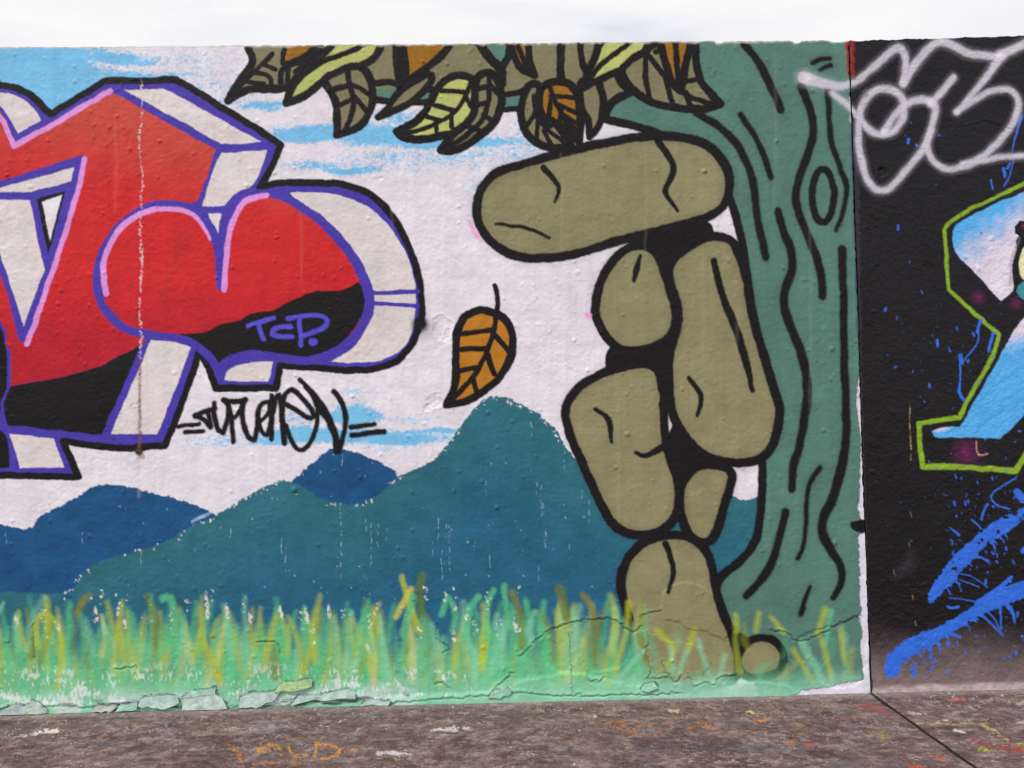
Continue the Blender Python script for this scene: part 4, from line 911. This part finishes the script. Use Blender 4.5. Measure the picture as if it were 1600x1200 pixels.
E_P1 = element('pavement'); E_P2 = element('pavement')
xl = np.concatenate([growth(-2.1, .02, -14)[::-1][:-1], axis(-2.1, GJ - .009, .0045)])
xr = np.concatenate([axis(GJ + .009, 2.3, .0045), growth(2.3, .02, 14)[1:]])
for gi, (gx, e) in enumerate(((xl, E_P1), (xr, E_P2))):
    X = np.repeat(gx[None, :], len(YS), 0); Y = np.repeat(YS[:, None], len(gx), 1); side_ = -1 if gi == 0 else 0
    X[:, side_] += edge(YS, gi + 1)
    P = np.stack([X, Y, np.zeros_like(X)], -1)
    uu, vv = project(P); far = Y < -1.1
    c = Canvas(P, e, (np.where(far, -9e4, uu), np.where(far, 9e4, vv)))
    gxn, gyn = X, Y
    n1 = fbm(gxn * 7, gyn * 11, 101, 4); n2 = fbm(gxn * 60, gyn * 60, 102, 3); n3 = vnoise(gxn * 210, gyn * 190, 103); n4 = fbm(gxn * 30, gyn * 36, 104, 3)
    base = lin((108, 89, 86)) * (.55 + .95 * n1[..., None])
    a = sstep(.50, .68, fbm(gxn * 22 + n4 * 2, gyn * 30, 113, 4))[..., None] * .6; base = base * (1 - a) + lin((150, 132, 128)) * a
    a = sstep(.56, .76, fbm(gxn * 16, gyn * 18, 105, 4))[..., None] * .6; base = base * (1 - a) + lin((84, 56, 54)) * a
    a = sstep(.60, .8, fbm(gxn * 11, gyn * 14, 106, 4))[..., None] * .5; base = base * (1 - a) + lin((92, 92, 102)) * a
    base = base * (.42 + 1.16 * n2[..., None])
    a = (sstep(.78, .95, n3) * sstep(.35, .65, fbm(gxn * 9, gyn * 14, 112)))[..., None] * .85; base = base * (1 - a) + lin((206, 188, 176)) * a
    a = sstep(.78, .95, vnoise(gxn * 150, gyn * 150, 107))[..., None] * .6; base = base * (1 - a) + lin((52, 42, 44)) * a
    a = sstep(.83, .93, fbm(gxn * 34, gyn * 34, 108, 2))[..., None] * .7; base = base * (1 - a) + lin((190, 110, 60)) * a
    c.rgb[:] = base
    wear = lambda U, V: sstep(.36, .58, .6 * vnoise(U / 3, V / 1.7, 109) + .4 * vnoise(U / 9, V / 4, 110))
    ST = [([(52, 1148), (70, 1142), (92, 1141)], (3, 8, 5), (226, 214, 206), .9), ([(20, 1154), (40, 1148), (60, 1146)], 3, (180, 172, 180), .8), ([(360, 1165), (372, 1180), (376, 1188)], 7, (196, 128, 44), .8), ([(398, 1180), (415, 1165), (435, 1165), (438, 1180)], 4, (206, 138, 44), .9), ([(402, 1176), (436, 1172)], 4, (206, 138, 44), .9), ([(450, 1164), (458, 1182), (480, 1180)], 4, (206, 138, 44), .9), ([(494, 1162), (494, 1186), (518, 1182), (532, 1172), (515, 1165), (494, 1162)], 4, (206, 138, 44), .9), ([(395, 1193), (440, 1190), (470, 1194)], 3, (190, 124, 48), .8), ([(540, 1176), (556, 1172)], 3, (206, 138, 44), .7),
          ([(590, 1177), (610, 1176), (640, 1177)], 6, (206, 198, 206), .8), ([(672, 1142), (700, 1139), (738, 1140)], (2, 7, 5), (206, 200, 194), .8), ([(530, 1128), (538, 1124)], 2.5, (220, 212, 206), .8), ([(555, 1145), (576, 1126)], 2, (210, 200, 196), .8), ([(130, 1150), (145, 1135), (165, 1133), (180, 1140)], 4, (160, 152, 160), .7), ([(230, 1160), (255, 1150), (275, 1162), (260, 1132)], 4, (150, 142, 152), .6), ([(390, 1140), (425, 1137), (440, 1132)], 4, (168, 160, 166), .6), ([(690, 1148), (720, 1147)], 4, (176, 168, 176), .6),
          ([(945, 1132), (965, 1128), (985, 1131), (965, 1140), (1005, 1146)], 3, (188, 116, 44), .8), ([(990, 1136), (1016, 1135), (1025, 1146)], 3, (188, 116, 44), .7), ([(1075, 1140), (1092, 1130), (1118, 1138), (1140, 1147)], 4, (190, 118, 48), .8), ([(1180, 1128), (1198, 1127)], 5, (206, 130, 50), .8), ([(1045, 1112), (1060, 1111)], 3, (226, 206, 170), .8), ([(1165, 1113), (1180, 1113)], 3, (220, 200, 150), .8), ([(1100, 1170), (1160, 1168), (1230, 1172)], 10, (96, 104, 112), .6), ([(1005, 1160), (1080, 1168), (1150, 1160)], 18, (60, 50, 54), .55),
          ([(1340, 1103), (1370, 1106), (1395, 1120)], (4, 10, 5), (166, 74, 76), .7), ([(1476, 1091), (1505, 1093)], 6, (196, 106, 96), .8), ([(1357, 1150), (1378, 1150), (1396, 1152)], (3, 7, 3), (150, 156, 60), .85), ([(1532, 1172), (1553, 1173)], 6, (176, 190, 60), .85), ([(1592, 1161), (1604, 1162)], 5, (170, 184, 60), .8), ([(1515, 1155), (1550, 1166), (1600, 1172), (1660, 1180)], (5, 12, 12), (150, 62, 44), .75), ([(1535, 1133), (1555, 1145), (1575, 1158)], (4, 8, 3), (206, 172, 110), .75), ([(1423, 1130), (1475, 1132), (1540, 1130)], 2.5, (190, 172, 120), .8), ([(1466, 1128), (1480, 1125)], 6, (226, 210, 190), .85), ([(1490, 1141), (1505, 1143)], 4, (230, 218, 206), .85), ([(1422, 1115), (1452, 1115)], 3, (200, 188, 170), .7),
          ([(1490, 1115), (1520, 1105), (1550, 1092)], 5, (172, 162, 158), .6), ([(1500, 1100), (1525, 1108)], 5, (172, 162, 158), .6), ([(1572, 1096), (1600, 1099)], 4, (206, 194, 170), .7), ([(1260, 1164), (1276, 1165)], 7, (176, 84, 70), .8), ([(1230, 1161), (1240, 1163)], 6, (190, 120, 60), .7), ([(1460, 1180), (1478, 1188)], 6, (176, 74, 44), .8), ([(1425, 1198), (1440, 1200)], 7, (196, 84, 44), .8), ([(1310, 1096), (1335, 1095)], 6, (64, 58, 70), .7), ([(1240, 1138), (1260, 1140)], 5, (150, 120, 56), .6), ([(1260, 1135), (1285, 1146)], 2, (80, 84, 100), .7), ([(1590, 1130), (1640, 1128)], 5, (206, 190, 170), .6), ([(1495, 1148), (1512, 1151)], 7, (58, 50, 56), .7), ([(1300, 1122), (1340, 1120)], 4, (172, 108, 110), .6)]
    for p, w, colr, al in ST: c.stroke(p, w, colr, None, soft=2.5, alpha=al, rough=wear, mode='rough')
    # dusty edge along the wall foot
    a = (sstep(-.10, -.005, gyn + .03 * (fbm(gxn * 14, gyn * 20, 111) - .5)) * .5)[..., None]; c.rgb = c.rgb * (1 - a) + lin((150, 138, 138)) * (.7 + .6 * n2[..., None]) * a
    c.h += (.0022 * (n2 - .5) + .0012 * (n3 - .5) + .004 * (n1 - .5))
    c.h[:, side_] -= .004
    ob = grid_part('pavement', c, np.ones((c.R - 1, c.C - 1), bool), M_SLAB, None, (0, 0, 0), (0, 0, 1)); tag(ob, 'stained brown grey concrete pavement ' + ('in front of the mural wall' if gi == 0 else 'in front of the black wall'), kind='structure')
    f = (c.P + c.h[..., None] * np.array([0, 0, 1]))[:, side_]; n = len(f)
    sk = mesh_object('slab_edge', np.concatenate([f, f - np.array([0, 0, .10])]), [(i, i + 1, n + i + 1, n + i) for i in range(n - 1)], M_DIRT, ob)

G = 300
gr = mesh_object('ground', [(-G, -G, -.09), (G, -G, -.09), (G, G, -.09), (-G, G, -.09)], [(0, 1, 2, 3)], M_DIRT); tag(gr, 'dark bare ground under and around the pavement', kind='structure')

# crumbs of fallen paint and mortar along the foot of the wall
rc_ = np.random.default_rng(77); V = []; F = []
for i in range(260):
    x = rc_.uniform(-2.6, 3.0); y = -.012 - abs(rc_.normal(0, .05)) - (.0 if rc_.random() < .8 else rc_.uniform(0, .4)); r_ = rc_.uniform(.0025, .008) * (1 if rc_.random() < .85 else 1.6)
    if abs(x - GJ) < .02: continue
    b0 = len(V); n = 5
    for k in range(n):
        t = 2 * math.pi * k / n + rc_.uniform(-.4, .4); q = r_ * rc_.uniform(.6, 1.3); V.append((x + q * math.cos(t), y + q * math.sin(t), -.002))
    V.append((x + rc_.uniform(-.3, .3) * r_, y, r_ * rc_.uniform(.4, .9)))
    F += [(b0 + k, b0 + (k + 1) % n, b0 + n) for k in range(n)]
tag(mesh_object('rubble_crumbs', V, F, plain_material('crumb', (.30, .28, .27), nscale=25, var=.6)), 'small pale crumbs of paint and mortar along the wall foot', 'rubble', kind='stuff')
